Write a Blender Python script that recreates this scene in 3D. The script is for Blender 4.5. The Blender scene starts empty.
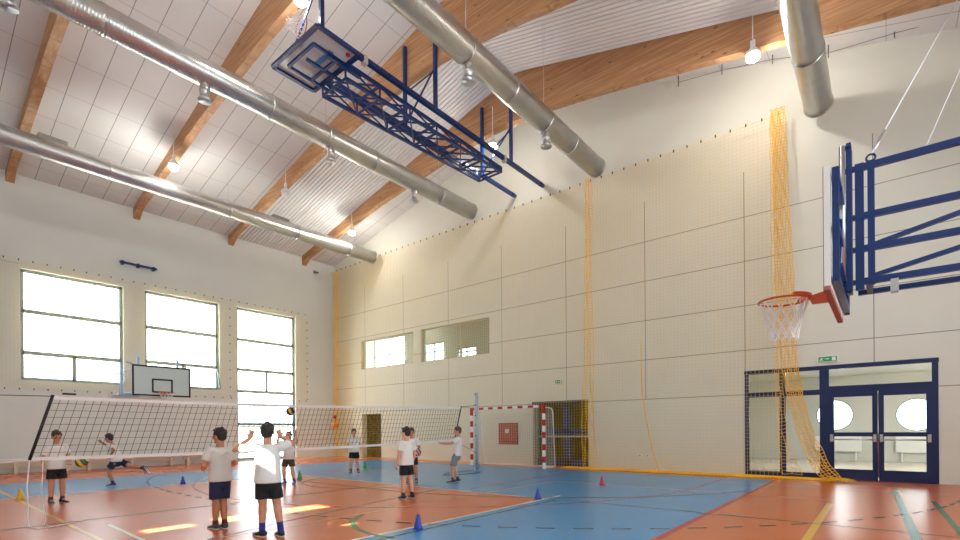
import bpy, bmesh, math, random
from mathutils import Vector, Matrix
random.seed(7)
R = math.radians
SC = bpy.context.scene

# ---------------------------------------------------------------- camera
YAW, ROLL, CAMH, FPX = .685, -.0077, 1.32, 493.92
_f = Vector((math.cos(YAW), math.sin(YAW), 0)); _r = Vector((math.sin(YAW), -math.cos(YAW), 0)); _u = Vector((0, 0, 1))
_cr, _sr = math.cos(ROLL), math.sin(ROLL)
_R = _r*_cr + _u*_sr; _U = _u*_cr - _r*_sr; _B = -_f
cam_d = bpy.data.cameras.new('camera'); cam = bpy.data.objects.new('camera', cam_d)
SC.collection.objects.link(cam)
cam.matrix_world = Matrix(((_R.x, _U.x, _B.x, 0), (_R.y, _U.y, _B.y, 0), (_R.z, _U.z, _B.z, CAMH), (0, 0, 0, 1)))
cam_d.sensor_width = 36; cam_d.lens = FPX/960*36; cam_d.shift_y = (429.5-270)/960
cam_d.clip_start = .05; cam_d.clip_end = 300
SC.camera = cam

# ---------------------------------------------------------------- world, sun, exposure
w = bpy.data.worlds.new('sky'); SC.world = w; w.use_nodes = True
_bg = w.node_tree.nodes['Background']; _bg.inputs[0].default_value = (.90, .96, 1.03, 1); _bg.inputs[1].default_value = 7.0
sun_d = bpy.data.lights.new('sun', 'SUN'); sun = bpy.data.objects.new('sun', sun_d); SC.collection.objects.link(sun)
sun_d.energy = 75; sun_d.angle = R(.5); sun_d.color = (1, .98, .94)
SUN_T = math.tan(R(40))
sun.rotation_euler = Vector((1, 0, -SUN_T)).to_track_quat('-Z', 'Y').to_euler()
SC.view_settings.view_transform = 'Standard'; SC.view_settings.look = 'None'
SC.view_settings.gamma = 1; SC.view_settings.use_curve_mapping = False
SC.view_settings.exposure = -.08
LAMP_W = 112

# ---------------------------------------------------------------- materials
def lin(c):
    return tuple(((v/255)/12.92 if v/255 <= .04045 else ((v/255+.055)/1.055)**2.4) for v in c)
MATS = {}
def mat(name, rgb, rough=.5, metal=0., var=0., vscale=4., bump=0., bscale=30., spec=.5, emit=0., coat=0., stretch=None, ior=1.5):
    if name in MATS: return MATS[name]
    m = bpy.data.materials.new(name); m.use_nodes = True; nt = m.node_tree; b = nt.nodes['Principled BSDF']
    c = lin(rgb)
    b.inputs['Base Color'].default_value = (*c, 1); b.inputs['Roughness'].default_value = rough
    b.inputs['Metallic'].default_value = metal; b.inputs['Specular IOR Level'].default_value = spec
    b.inputs['Coat Weight'].default_value = coat; b.inputs['IOR'].default_value = ior
    tc = nt.nodes.new('ShaderNodeTexCoord'); src = tc.outputs['Object']
    if stretch:
        mp = nt.nodes.new('ShaderNodeMapping'); mp.inputs['Scale'].default_value = stretch
        nt.links.new(src, mp.inputs[0]); src = mp.outputs[0]
    if var:
        n = nt.nodes.new('ShaderNodeTexNoise'); n.inputs['Scale'].default_value = vscale; n.inputs['Detail'].default_value = 5
        nt.links.new(src, n.inputs['Vector'])
        r = nt.nodes.new('ShaderNodeValToRGB'); r.color_ramp.elements[0].position = .3; r.color_ramp.elements[1].position = .7
        r.color_ramp.elements[0].color = (*[v*(1-var) for v in c], 1); r.color_ramp.elements[1].color = (*[min(1, v*(1+var)) for v in c], 1)
        nt.links.new(n.outputs[0], r.inputs[0]); nt.links.new(r.outputs[0], b.inputs['Base Color'])
    if bump:
        n = nt.nodes.new('ShaderNodeTexNoise'); n.inputs['Scale'].default_value = bscale; n.inputs['Detail'].default_value = 4
        nt.links.new(src, n.inputs['Vector'])
        bp = nt.nodes.new('ShaderNodeBump'); bp.inputs['Strength'].default_value = bump; bp.inputs['Distance'].default_value = .01
        nt.links.new(n.outputs[0], bp.inputs['Height']); nt.links.new(bp.outputs[0], b.inputs['Normal'])
    if emit:
        b.inputs['Emission Color'].default_value = (*c, 1); b.inputs['Emission Strength'].default_value = emit
    MATS[name] = m
    return m

def nmath(nt, op, a, b=None, c=None):
    n = nt.nodes.new('ShaderNodeMath'); n.operation = op
    for i, v in enumerate((a, b, c)):
        if v is None: continue
        if hasattr(v, 'links') or hasattr(v, 'is_linked'): nt.links.new(v, n.inputs[i])
        else: n.inputs[i].default_value = v
    return n.outputs[0]
def line_mask(nt, coord, pitch, off, width):
    """1 on a thin joint line of the given width, repeated at a pitch"""
    a = nmath(nt, 'SUBTRACT', coord, off - pitch/2)
    a = nmath(nt, 'WRAP', a, pitch, 0.)
    a = nmath(nt, 'SUBTRACT', a, pitch/2); a = nmath(nt, 'ABSOLUTE', a)
    return nmath(nt, 'LESS_THAN', a, width/2)

def wall_panel_mat():
    m = mat('wall_panels', (229, 229, 217), .55, var=.02, vscale=1.2)
    nt = m.node_tree; b = nt.nodes['Principled BSDF']
    g = nt.nodes.new('ShaderNodeNewGeometry'); s = nt.nodes.new('ShaderNodeSeparateXYZ'); nt.links.new(g.outputs['Position'], s.inputs[0])
    v = line_mask(nt, s.outputs['Y'], 2.7932, .164, .022)
    v = nmath(nt, 'MULTIPLY', v, nmath(nt, 'GREATER_THAN', s.outputs['Z'], 2.23))
    v = nmath(nt, 'MULTIPLY', v, nmath(nt, 'LESS_THAN', s.outputs['Z'], 8.39))
    h = line_mask(nt, s.outputs['Z'], 1.2302, 2.225, .022)
    h = nmath(nt, 'MULTIPLY', h, nmath(nt, 'GREATER_THAN', s.outputs['Z'], 2.1))
    h = nmath(nt, 'MULTIPLY', h, nmath(nt, 'LESS_THAN', s.outputs['Z'], 7.6))
    l = nmath(nt, 'MAXIMUM', v, h)
    mx = nt.nodes.new('ShaderNodeMix'); mx.data_type = 'RGBA'
    nt.links.new(nmath(nt, 'MULTIPLY', l, .75), mx.inputs[0])
    old = b.inputs['Base Color'].links[0].from_socket
    nt.links.new(old, mx.inputs[6]); mx.inputs[7].default_value = (*lin((120, 110, 98)), 1)
    nt.links.new(mx.outputs[2], b.inputs['Base Color'])
    return m
def tile_mat():
    m = mat('ceiling_tiles', (226, 223, 221), .8, var=.03, vscale=.8)
    nt = m.node_tree; b = nt.nodes['Principled BSDF']
    g = nt.nodes.new('ShaderNodeNewGeometry'); s = nt.nodes.new('ShaderNodeSeparateXYZ'); nt.links.new(g.outputs['Position'], s.inputs[0])
    a = line_mask(nt, s.outputs['X'], .6225, .34, .02)
    c = nmath(nt, 'MULTIPLY', line_mask(nt, s.outputs['Y'], 1.2, 1.1, .016), .6)
    l = nmath(nt, 'MAXIMUM', a, c)
    mx = nt.nodes.new('ShaderNodeMix'); mx.data_type = 'RGBA'; nt.links.new(nmath(nt, 'MULTIPLY', l, .7), mx.inputs[0])
    old = b.inputs['Base Color'].links[0].from_socket
    nt.links.new(old, mx.inputs[6]); mx.inputs[7].default_value = (*lin((105, 92, 88)), 1)
    nt.links.new(mx.outputs[2], b.inputs['Base Color'])
    return m
def wood_mat():
    m = bpy.data.materials.new('glulam_wood'); m.use_nodes = True; nt = m.node_tree; b = nt.nodes['Principled BSDF']
    tc = nt.nodes.new('ShaderNodeTexCoord')
    mp = nt.nodes.new('ShaderNodeMapping'); mp.inputs['Scale'].default_value = (3, .35, 9); nt.links.new(tc.outputs['Object'], mp.inputs[0])
    n = nt.nodes.new('ShaderNodeTexNoise'); n.inputs['Scale'].default_value = 2.2; n.inputs['Detail'].default_value = 8; n.inputs['Distortion'].default_value = .6
    nt.links.new(mp.outputs[0], n.inputs['Vector'])
    r = nt.nodes.new('ShaderNodeValToRGB'); r.color_ramp.elements[0].position = .3; r.color_ramp.elements[1].position = .75
    r.color_ramp.elements[0].color = (*lin((172, 120, 78)), 1); r.color_ramp.elements[1].color = (*lin((212, 168, 124)), 1)
    nt.links.new(n.outputs[0], r.inputs[0])
    # knots
    mp2 = nt.nodes.new('ShaderNodeMapping'); mp2.inputs['Scale'].default_value = (4, 1.6, 4.4); nt.links.new(tc.outputs['Object'], mp2.inputs[0])
    v = nt.nodes.new('ShaderNodeTexVoronoi'); v.inputs['Scale'].default_value = 1.1; nt.links.new(mp2.outputs[0], v.inputs['Vector'])
    k = nt.nodes.new('ShaderNodeValToRGB'); k.color_ramp.elements[0].position = .06; k.color_ramp.elements[1].position = .13
    k.color_ramp.elements[0].color = (.28, .28, .28, 1); nt.links.new(v.outputs['Distance'], k.inputs[0])
    # laminations
    s = nt.nodes.new('ShaderNodeSeparateXYZ'); nt.links.new(tc.outputs['Object'], s.inputs[0])
    l = nmath(nt, 'SUBTRACT', 1., nmath(nt, 'MULTIPLY', line_mask(nt, s.outputs['Z'], .16, 0., .012), .22))
    x1 = nt.nodes.new('ShaderNodeMix'); x1.data_type = 'RGBA'; x1.blend_type = 'MULTIPLY'; x1.inputs[0].default_value = 1
    nt.links.new(r.outputs[0], x1.inputs[6]); nt.links.new(k.outputs[0], x1.inputs[7])
    x2 = nt.nodes.new('ShaderNodeVectorMath'); x2.operation = 'SCALE'; nt.links.new(x1.outputs[2], x2.inputs[0]); nt.links.new(l, x2.inputs['Scale'])
    nt.links.new(x2.outputs[0], b.inputs['Base Color']); b.inputs['Roughness'].default_value = .55
    return m
def duct_mat():
    m = mat('galvanised_duct', (205, 205, 203), .3, metal=.92, var=.06, vscale=3)
    nt = m.node_tree; b = nt.nodes['Principled BSDF']
    tc = nt.nodes.new('ShaderNodeTexCoord'); s = nt.nodes.new('ShaderNodeSeparateXYZ'); nt.links.new(tc.outputs['Object'], s.inputs[0])
    h = nmath(nt, 'SINE', nmath(nt, 'MULTIPLY', s.outputs['X'], 2*math.pi/.12)); h = nmath(nt, 'POWER', nmath(nt, 'ABSOLUTE', h), 6.)
    bp = nt.nodes.new('ShaderNodeBump'); bp.inputs['Strength'].default_value = .35; bp.inputs['Distance'].default_value = .008
    nt.links.new(h, bp.inputs['Height']); nt.links.new(bp.outputs[0], b.inputs['Normal'])
    return m
def glass_mat():
    m = bpy.data.materials.new('clear_glass'); m.use_nodes = True; nt = m.node_tree; nt.nodes.remove(nt.nodes['Principled BSDF'])
    t = nt.nodes.new('ShaderNodeBsdfTransparent'); t.inputs[0].default_value = (.94, .965, .95, 1)
    g = nt.nodes.new('ShaderNodeBsdfGlossy'); g.inputs['Roughness'].default_value = .02
    lw = nt.nodes.new('ShaderNodeFresnel'); ge = nt.nodes.new('ShaderNodeNewGeometry')
    nt.links.new(nmath(nt, 'MULTIPLY_ADD', ge.outputs['Backfacing'], 1/1.33-1.33, 1.33), lw.inputs[0])
    mx = nt.nodes.new('ShaderNodeMixShader'); nt.links.new(lw.outputs[0], mx.inputs[0]); nt.links.new(t.outputs[0], mx.inputs[1]); nt.links.new(g.outputs[0], mx.inputs[2])
    nt.links.new(mx.outputs[0], nt.nodes['Material Output'].inputs[0])
    return m
def tee_mat(name, rgb):
    return mat(name, rgb, .85, bump=.7, bscale=9, var=.03, vscale=6)
def ball_mat(name, cols):
    m = mat(name, cols[0], .45); nt = m.node_tree; b = nt.nodes['Principled BSDF']
    tc = nt.nodes.new('ShaderNodeTexCoord'); mp = nt.nodes.new('ShaderNodeMapping'); mp.inputs['Rotation'].default_value = (.5, .3, .7)
    nt.links.new(tc.outputs['Object'], mp.inputs[0])
    wv = nt.nodes.new('ShaderNodeTexWave'); wv.inputs['Scale'].default_value = 2.6; wv.inputs['Distortion'].default_value = 1.2; wv.inputs['Detail'].default_value = 0
    nt.links.new(mp.outputs[0], wv.inputs['Vector'])
    r = nt.nodes.new('ShaderNodeValToRGB'); r.color_ramp.interpolation = 'CONSTANT'
    r.color_ramp.elements[0].color = (*lin(cols[0]), 1); r.color_ramp.elements[1].color = (*lin(cols[1]), 1); r.color_ramp.elements[1].position = .45
    if len(cols) > 2:
        e = r.color_ramp.elements.new(.8); e.color = (*lin(cols[2]), 1)
    nt.links.new(wv.outputs[0], r.inputs[0]); nt.links.new(r.outputs[0], b.inputs['Base Color'])
    return m

M_WALL = mat('white_plaster', (229, 231, 226), .7, var=.02, vscale=.7)
M_PANEL = wall_panel_mat(); M_TILE = tile_mat(); M_WOOD = wood_mat(); M_DUCT = duct_mat(); M_GLASS = glass_mat()
M_DECK = mat('corrugated_deck', (236, 234, 234), .7)
def floor_mat(n, rgb): return mat(n, rgb, .27, var=.035, vscale=.9, spec=.5, ior=1.7, bump=.03, bscale=2.)
M_ORANGE = floor_mat('orange_court', (200, 100, 54)); M_BLUE = floor_mat('blue_court', (64, 142, 198))
M_LRED = floor_mat('line_red', (178, 48, 52)); M_LWHITE = floor_mat('line_white', (240, 232, 215)); M_LYEL = floor_mat('line_yellow', (226, 178, 72))
M_LGREEN = floor_mat('line_green', (44, 108, 70)); M_LDARK = floor_mat('line_dark', (62, 74, 76)); M_LCREAM = floor_mat('line_cream', (222, 186, 128))
M_BLUEMETAL = mat('blue_enamel', (4, 46, 108), .35, var=.05, vscale=10)
M_NAVY = mat('navy_frame', (3, 34, 86), .35)
M_GREYFRAME = mat('grey_aluminium', (142, 160, 166), .45)
M_STEEL = mat('steel', (190, 192, 194), .3, metal=.9)
M_WHITEMETAL = mat('white_metal', (232, 236, 238), .4)
M_BLACK = mat('black_rubber', (24, 24, 26), .6)
M_YNET = mat('yellow_cord', (252, 194, 16), .7)
M_YPALE = mat('pale_yellow_cord', (238, 212, 128), .8)
M_NCORD = mat('dark_cord', (52, 54, 58), .8)
M_WCORD = mat('white_cord', (235, 235, 235), .7)
M_RED = mat('red_paint', (196, 30, 36), .4)
M_WHITE = mat('white_paint', (240, 240, 238), .4)
M_ORIM = mat('orange_rim', (214, 84, 30), .4)

# ---------------------------------------------------------------- builders
class MB:
    """collects shapes in world coordinates, links them as one mesh object"""
    def __init__(s): s.v = []; s.f = []; s.m = []; s.smooth = []
    def add(s, vs, fs, mi=0, smooth=False):
        o = len(s.v); s.v += [Vector(v) for v in vs]
        for f in fs: s.f.append([i+o for i in f]); s.m.append(mi); s.smooth.append(smooth)
        return s
    def box(s, a, b, mi=0):
        x0, y0, z0 = a; x1, y1, z1 = b
        x0, x1 = min(x0, x1), max(x0, x1); y0, y1 = min(y0, y1), max(y0, y1); z0, z1 = min(z0, z1), max(z0, z1)
        vs = [(x0,y0,z0),(x1,y0,z0),(x1,y1,z0),(x0,y1,z0),(x0,y0,z1),(x1,y0,z1),(x1,y1,z1),(x0,y1,z1)]
        return s.add(vs, [(0,3,2,1),(4,5,6,7),(0,1,5,4),(1,2,6,5),(2,3,7,6),(3,0,4,7)], mi)
    def bar(s, p, q, w, h=None, mi=0, up=(0,0,1)):
        """square bar from p to q"""
        p = Vector(p); q = Vector(q); h = h or w; d = (q-p).normalized(); u = Vector(up)
        if abs(d.dot(u)) > .98: u = Vector((1,0,0))
        a = d.cross(u).normalized(); b = a.cross(d).normalized()
        vs = [c + a*(i*w/2) + b*(j*h/2) for c in (p, q) for i, j in ((-1,-1),(1,-1),(1,1),(-1,1))]
        return s.add(vs, [(3,2,1,0),(4,5,6,7),(0,1,5,4),(1,2,6,5),(2,3,7,6),(3,0,4,7)], mi)
    def loft(s, rings, mi=0, cap=True, smooth=True):
        n = len(rings[0]); vs = [v for r in rings for v in r]; fs = []
        for k in range(len(rings)-1):
            for i in range(n): fs.append((k*n+i, k*n+(i+1) % n, (k+1)*n+(i+1) % n, (k+1)*n+i))
        if cap: fs.append(tuple(range(n-1, -1, -1))); fs.append(tuple((len(rings)-1)*n+i for i in range(n)))
        return s.add(vs, fs, mi, smooth)
    def tube(s, pts, rad, n=8, mi=0, cap=True, smooth=True, dome=False, ref=None):
        """tube along a polyline; rad = number, list, or list of (ra, rb) along (ref, ref x dir)"""
        pts = [Vector(p) for p in pts]
        if not isinstance(rad, (list, tuple)): rad = [rad]*len(pts)
        rad = [(r, r) if not isinstance(r, (list, tuple)) else tuple(r) for r in rad]
        if dome:
            d0 = (pts[0]-pts[1]).normalized(); d1 = (pts[-1]-pts[-2]).normalized(); r0 = rad[0]; r1 = rad[-1]
            pre = []; prr = []; post = []; por = []
            for a in (80, 55, 28):
                c, sn = math.cos(R(a)), math.sin(R(a))
                pre.append(pts[0]+d0*min(r0)*sn); prr.append((r0[0]*c, r0[1]*c))
            for a in (28, 55, 80):
                c, sn = math.cos(R(a)), math.sin(R(a))
                post.append(pts[-1]+d1*min(r1)*sn); por.append((r1[0]*c, r1[1]*c))
            pts = pre+pts+post; rad = prr+rad+por
        rings = []; prev = None
        for i, p in enumerate(pts):
            a = pts[max(i-1, 0)]; b = pts[min(i+1, len(pts)-1)]; d = (b-a).normalized()
            if ref is not None: u = Vector(ref)
            elif prev is not None: u = prev
            else: u = Vector((0,0,1)) if abs(d.z) < .9 else Vector((1,0,0))
            u = (u - d*u.dot(d)); 
            if u.length < 1e-5: u = d.orthogonal()
            u.normalize(); prev = u; v = d.cross(u)
            ra, rb = rad[i]
            rings.append([p + u*math.cos(2*math.pi*k/n)*ra + v*math.sin(2*math.pi*k/n)*rb for k in range(n)])
        return s.loft(rings, mi, cap, smooth)
    def ball(s, c, r, mi=0, nu=14, nv=9):
        c = Vector(c); r = Vector((r, r, r)) if not hasattr(r, '__len__') else Vector(r)
        rings = []
        for j in range(1, nv):
            t = math.pi*j/nv
            rings.append([c + Vector((r.x*math.sin(t)*math.cos(2*math.pi*k/nu), r.y*math.sin(t)*math.sin(2*math.pi*k/nu), -r.z*math.cos(t))) for k in range(nu)])
        o = len(s.v); s.loft(rings, mi, False, True)
        a = len(s.v); s.v += [c-Vector((0,0,r.z)), c+Vector((0,0,r.z))]
        last = o+(nv-2)*nu
        for k in range(nu):
            s.f.append([a, o+(k+1) % nu, o+k]); s.m.append(mi); s.smooth.append(True)
            s.f.append([a+1, last+k, last+(k+1) % nu]); s.m.append(mi); s.smooth.append(True)
        return s
    def torus(s, c, axis, r, t, n=28, k=8, mi=0):
        c = Vector(c); ax = Vector(axis).normalized(); u = ax.orthogonal().normalized(); v = ax.cross(u)
        rings = []
        for i in range(n+1):
            a = 2*math.pi*i/n; d = u*math.cos(a)+v*math.sin(a)
            rings.append([c + d*(r+t*math.cos(2*math.pi*j/k)) + ax*(t*math.sin(2*math.pi*j/k)) for j in range(k)])
        return s.loft(rings, mi, False, True)
    def build(s, name, mats, parent=None, origin=None, bevel=0):
        me = bpy.data.meshes.new(name)
        if origin is None:
            if parent is not None: origin = wloc(parent)
            else:
                xs = [v.x for v in s.v]; ys = [v.y for v in s.v]; zs = [v.z for v in s.v]
                origin = Vector(((min(xs)+max(xs))/2, (min(ys)+max(ys))/2, min(zs)))
        origin = Vector(origin)
        me.from_pydata([v-origin for v in s.v], [], s.f)
        for m in (mats if isinstance(mats, (list, tuple)) else [mats]): me.materials.append(m)
        for p, mi, sm in zip(me.polygons, s.m, s.smooth): p.material_index = mi; p.use_smooth = sm
        me.update()
        o = bpy.data.objects.new(name, me); SC.collection.objects.link(o)
        if parent is not None:
            o.parent = parent; o.location = origin - wloc(parent)
        else: o.location = origin
        if bevel:
            b = o.modifiers.new('bevel', 'BEVEL'); b.width = bevel; b.segments = 2; b.limit_method = 'ANGLE'
        return o
def wloc(o):
    p = Vector(o.location)
    while o.parent: o = o.parent; p += Vector(o.location)
    return p
def tag(o, label, cat, group=None):
    o['label'] = label; o['category'] = cat
    if group: o['group'] = group
    return o
def thing(name, loc, label, cat, group=None):
    o = bpy.data.objects.new(name, None); SC.collection.objects.link(o); o.location = loc; o.empty_display_size = .1
    return tag(o, label, cat, group)
def struct(o): o['kind'] = 'structure'; return o
def copy_child(o, parent, loc):
    c = o.copy(); SC.collection.objects.link(c); c.parent = parent; c.location = loc; return c
def copy_tree(o, parent=None):
    c = o.copy(); SC.collection.objects.link(c); c.parent = parent
    for ch in list(o.children): copy_tree(ch, c)
    return c
def holed(rect, holes):
    """split a rectangle (a0,b0,a1,b1) around holes into rectangles"""
    xs = sorted({rect[0], rect[2], *[h[0] for h in holes], *[h[2] for h in holes]})
    ys = sorted({rect[1], rect[3], *[h[1] for h in holes], *[h[3] for h in holes]})
    out = []
    for i in range(len(xs)-1):
        run = None
        for j in range(len(ys)-1):
            cx, cy = (xs[i]+xs[i+1])/2, (ys[j]+ys[j+1])/2
            ins = any(h[0] < cx < h[2] and h[1] < cy < h[3] for h in holes)
            if ins:
                if run: out.append((xs[i], run[0], xs[i+1], run[1])); run = None
            else: run = (run[0] if run else ys[j], ys[j+1])
        if run: out.append((xs[i], run[0], xs[i+1], run[1]))
    return out

XL, XR, YN, YF = -4.0, 15.25, -5.0, 22.2
RIDGE, ZR, SL_F, SL_N = 9.3, 13.0, .241, .268
def zc(y): return ZR - (y-RIDGE)*SL_F if y > RIDGE else ZR - (RIDGE-y)*SL_N

# ---------------------------------------------------------------- setting: floor with court markings
f = MB()
def frect(x0, y0, x1, y1, mi, lv):
    z = lv*.0006
    f.add([(x0,y0,z),(x1,y0,z),(x1,y1,z),(x0,y1,z)], [(0,1,2,3)], mi)
def fline(pts, wd, mi, lv, dash=None):
    z = lv*.0006; P = [Vector((*p, 0)) for p in pts]
    if dash:
        segs = []; on, off = dash; pos = 0; tot = [0]
        for a, b in zip(P, P[1:]): tot.append(tot[-1]+(b-a).length)
        def at(t):
            for i in range(len(P)-1):
                if t <= tot[i+1]: return P[i].lerp(P[i+1], (t-tot[i])/max(1e-6, tot[i+1]-tot[i]))
            return P[-1]
        while pos+on < tot[-1]:
            segs.append((at(pos), at(pos+on))); pos += on+off
        for a, b in segs: fline([a[:2], b[:2]], wd, mi, lv)
        return
    L = []; Rr = []
    for i, p in enumerate(P):
        d = (P[min(i+1, len(P)-1)]-P[max(i-1, 0)]).normalized(); n = Vector((-d.y, d.x, 0))*wd/2
        L.append(p+n); Rr.append(p-n)
    for i in range(len(P)-1):
        f.add([(*Rr[i][:2], z), (*Rr[i+1][:2], z), (*L[i+1][:2], z), (*L[i][:2], z)], [(0,1,2,3)], mi)
def arc(cx, cy, r, a0, a1, n=40):
    return [(cx+r*math.cos(R(a0+(a1-a0)*i/n)), cy+r*math.sin(R(a0+(a1-a0)*i/n))) for i in range(n+1)]
f.box((XL-.4, YN-.4, -.25), (XR+.2, YF+.4, 0), 0)
for rc in ((XL, 2.1, 14.3, 4.95), (8.0, 4.95, 14.3, 13.65), (XL, 13.65, 14.3, 17.65)): frect(*rc, 1, 1)
frect(14.3, 1.0, XR, YF, 9, 1); frect(12.2, 21.2, 14.3, YF, 9, 1)
GY = 10.5
fline([(XL, 2.1), (14.32, 2.1)], .09, 2, 2); fline([(14.3, 2.1), (14.3, 17.65)], .05, 2, 2)
fline([(14.3, 3.2), (11.6, 3.2)]+arc(11.6, 10.4, 7.2, 270, 90)[1:-1]+[(11.6, 17.6), (14.3, 17.6)], .05, 2, 3)
fline([(8.35, 7.12), (14.3, 7.4)], .05, 2, 3); fline([(8.35, 13.6), (14.3, 13.4)], .05, 2, 3)
fline(arc(8.35, 10.4, 1.8, 90, 270), .05, 2, 3)
fline([(XL, 4.95), (8.02, 4.95)], .06, 3, 4); fline([(8.0, 4.92), (8.0, 13.68)], .06, 3, 4); fline([(XL, 13.65), (8.03, 13.65)], .05, 3, 4)
fline([(8.0, 4.95), (8.55, 4.95)], .05, 3, 4)
fline([(3.9, 6.4), (10.85, 6.45), (10.85, .7)], .04, 7, 5); fline([(3.9, 6.4), (-3, 6.4)], .04, 7, 5)
fline([(-1, .68), (10.35, .72)], .09, 4, 5); fline([(1.8, 18.2), (1.7, .7)], .05, 4, 5)
fline([(2.1, 8.6), (2.0, 4.95)], .05, 3, 5)
d9 = [(5.05-.95, 12.3)]+[(4.1, 8.7)]+arc(14.1, 8.7, 9.95, 180, 262)
fline(d9, .05, 6, 6, dash=(.26, .24)); fline([(4.1, 12.3)]+arc(14.1, 12.3, 9.95, 180, 100), .05, 6, 6, dash=(.26, .24))
fline([(7.1, 12.3), (7.1, 8.7)]+arc(14.1, 8.7, 7.0, 180, 249)[1:], .045, 6, 6); fline([(7.1, 12.3)]+arc(14.1, 12.3, 7.0, 180, 115)[1:], .045, 6, 6)
fline([(8.1, 4.6), (8.08, -1.5)], .03, 5, 7); fline([(8.12, 2.5), (8.12, 2.25)], .06, 5, 8); fline([(8.1, 1.95), (8.1, 1.55)], .06, 5, 8)
fline([(1, 4.72), (8.0, 4.72)], .045, 5, 6)
fline([(2.0, 6.2), (3.73, 6.76), (6.41, 7.34), (8.0, 7.7)], .035, 5, 5)
fline(arc(5.6, 4.9, 1.62, 118, 190), .07, 5, 6)
fline([(13.2, -.17), (5.5, -.34)], .1, 8, 6); fline([(11.7, -.67), (5.5, -.78)], .07, 5, 6)
fline([(14.2, -.3), (13.9, 3.0)], .02, 6, 5); fline([(13.0, -1.0), (13.0, 3.0)], .025, 7, 5)
fline([(XL, 9.3), (3.2, 9.3), (8, 9.3)], .04, 6, 5)
fl = f.build('floor', [M_ORANGE, M_BLUE, M_LRED, M_LWHITE, M_LYEL, M_LGREEN, M_LDARK, M_LCREAM, floor_mat('line_teal', (44, 84, 78)), floor_mat('orange_edge', (236, 146, 62))], origin=(0,0,0)); struct(fl)

# walls
WIN = [(3.07, 3.1, 5.95, 6.82), (6.65, 3.1, 9.43, 6.85), (10.17, .03, 13.0, 6.86)]      # far wall window reveals x0,z0,x1,z1
def gable(m, x0, x1, y0, y1, z0, mi=0):
    ys = [y0]+([RIDGE] if y0 < RIDGE < y1 else [])+[y1]
    for a, b in zip(ys, ys[1:]):
        m.add([(x0,a,z0),(x1,a,z0),(x1,b,z0),(x0,b,z0),(x0,a,zc(a)+.3),(x1,a,zc(a)+.3),(x1,b,zc(b)+.3),(x0,b,zc(b)+.3)],
              [(0,3,2,1),(4,5,6,7),(0,1,5,4),(1,2,6,5),(2,3,7,6),(3,0,4,7)], mi)
m = MB()
for a, b, c, d in holed((XL-.4, 0, XR+.4, 10.2), WIN): m.box((a, YF, b), (c, YF+.35, d))
m.box((1.2, YF-.07, 6.95), (3.05, YF, 9.9)); m.box((XL, YF-.07, 0), (1.2, YF, 9.9))
struct(m.build('wall_far', M_WALL, origin=(0,0,0)))
UW = [(15.84, 4.32, 20.03, 5.78), (11.95, 4.3, 15.78, 5.78)]
NICHE = [(18.54, 0, 20.0, 2.12), (7.73, 0, 9.9, 2.3)]
DOOR = (-.97, 0, 2.97, 2.87)
m = MB()
UWH = [(16.28, 4.33, 20.03, 5.74), (11.95, 4.30, 15.79, 5.74)]
for a, b, c, d in holed((YN-.4, 0, YF+.4, 9.0), UWH+NICHE+[DOOR]): m.box((XR, a, b), (XR+.3, c, d))
gable(m, XR, XR+.3, YN-.4, YF+.4, 9.0)
struct(m.build('wall_right', M_PANEL, origin=(0,0,0)))
# unseen left wall: added slots shaped to throw sun patches on floor and one back
def sz(x, z=0): return (x-XL)*SUN_T+z
SLIT = [(7.46, sz(2.24), 7.72, sz(2.95)), (7.44, sz(3.2), 7.86, sz(5.1)), (5.8, sz(3.0, .93), 6.14, sz(3.0, 1.2))]
m = MB()
for a, b, c, d in holed((YN-.4, 0, YF+.4, 8.4), SLIT): m.box((XL-.12, a, b), (XL, c, d))
gable(m, XL-.12, XL, YN-.4, YF+.4, 8.4)
struct(m.build('wall_left', M_WALL, origin=(0,0,0)))
FILL_WIN = [(-2.6, 2.4, 1.4, 6.8), (2.2, 2.4, 6.2, 6.8), (7.0, 2.4, 11.0, 6.8)]  # unseen windows added behind the camera for fill daylight
m = MB()
for a, b, c, d in holed((XL-.4, 0, XR+.4, 9.6), FILL_WIN): m.box((a, YN-.35, b), (c, YN, d))
struct(m.build('wall_near', M_WALL, origin=(0,0,0)))

# ceiling: tiles, corrugated bay
m = MB()
def roof(x0, x1, dz, mi):
    for a, b in ((YN-.4, RIDGE), (RIDGE, YF+.4)):
        m.add([(x0,a,zc(a)+dz),(x1,a,zc(a)+dz),(x1,b,zc(b)+dz),(x0,b,zc(b)+dz),(x0,a,zc(a)+dz+.15),(x1,a,zc(a)+dz+.15),(x1,b,zc(b)+dz+.15),(x0,b,zc(b)+dz+.15)],
              [(0,3,2,1),(4,5,6,7),(0,1,5,4),(1,2,6,5),(2,3,7,6),(3,0,4,7)], mi)
BX = [-.83, 2.72, 6.28, 9.82, 13.37]; BW = .22
roof(XL-.4, BX[3]+.1, 0, 0); roof(BX[4]+.1, XR+.4, 0, 0); roof(BX[3]+.1, BX[4]+.1, .06, 1)
x = BX[3]+BW; p = .15
while x+p < BX[4]+.05:
    for a, b in ((YN-.4, RIDGE), (RIDGE, YF+.4)):
        vs = []
        for y in (a, b):
            z = zc(y)+.055; vs += [(x, y, z), (x+.012, y, z-.045), (x+.115, y, z-.045), (x+.127, y, z)]
        m.add(vs, [(0,1,5,4), (1,2,6,5), (2,3,7,6)], 1)
    x += p
struct(m.build('ceiling', [M_TILE, M_DECK], origin=(0,0,0)))

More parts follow.
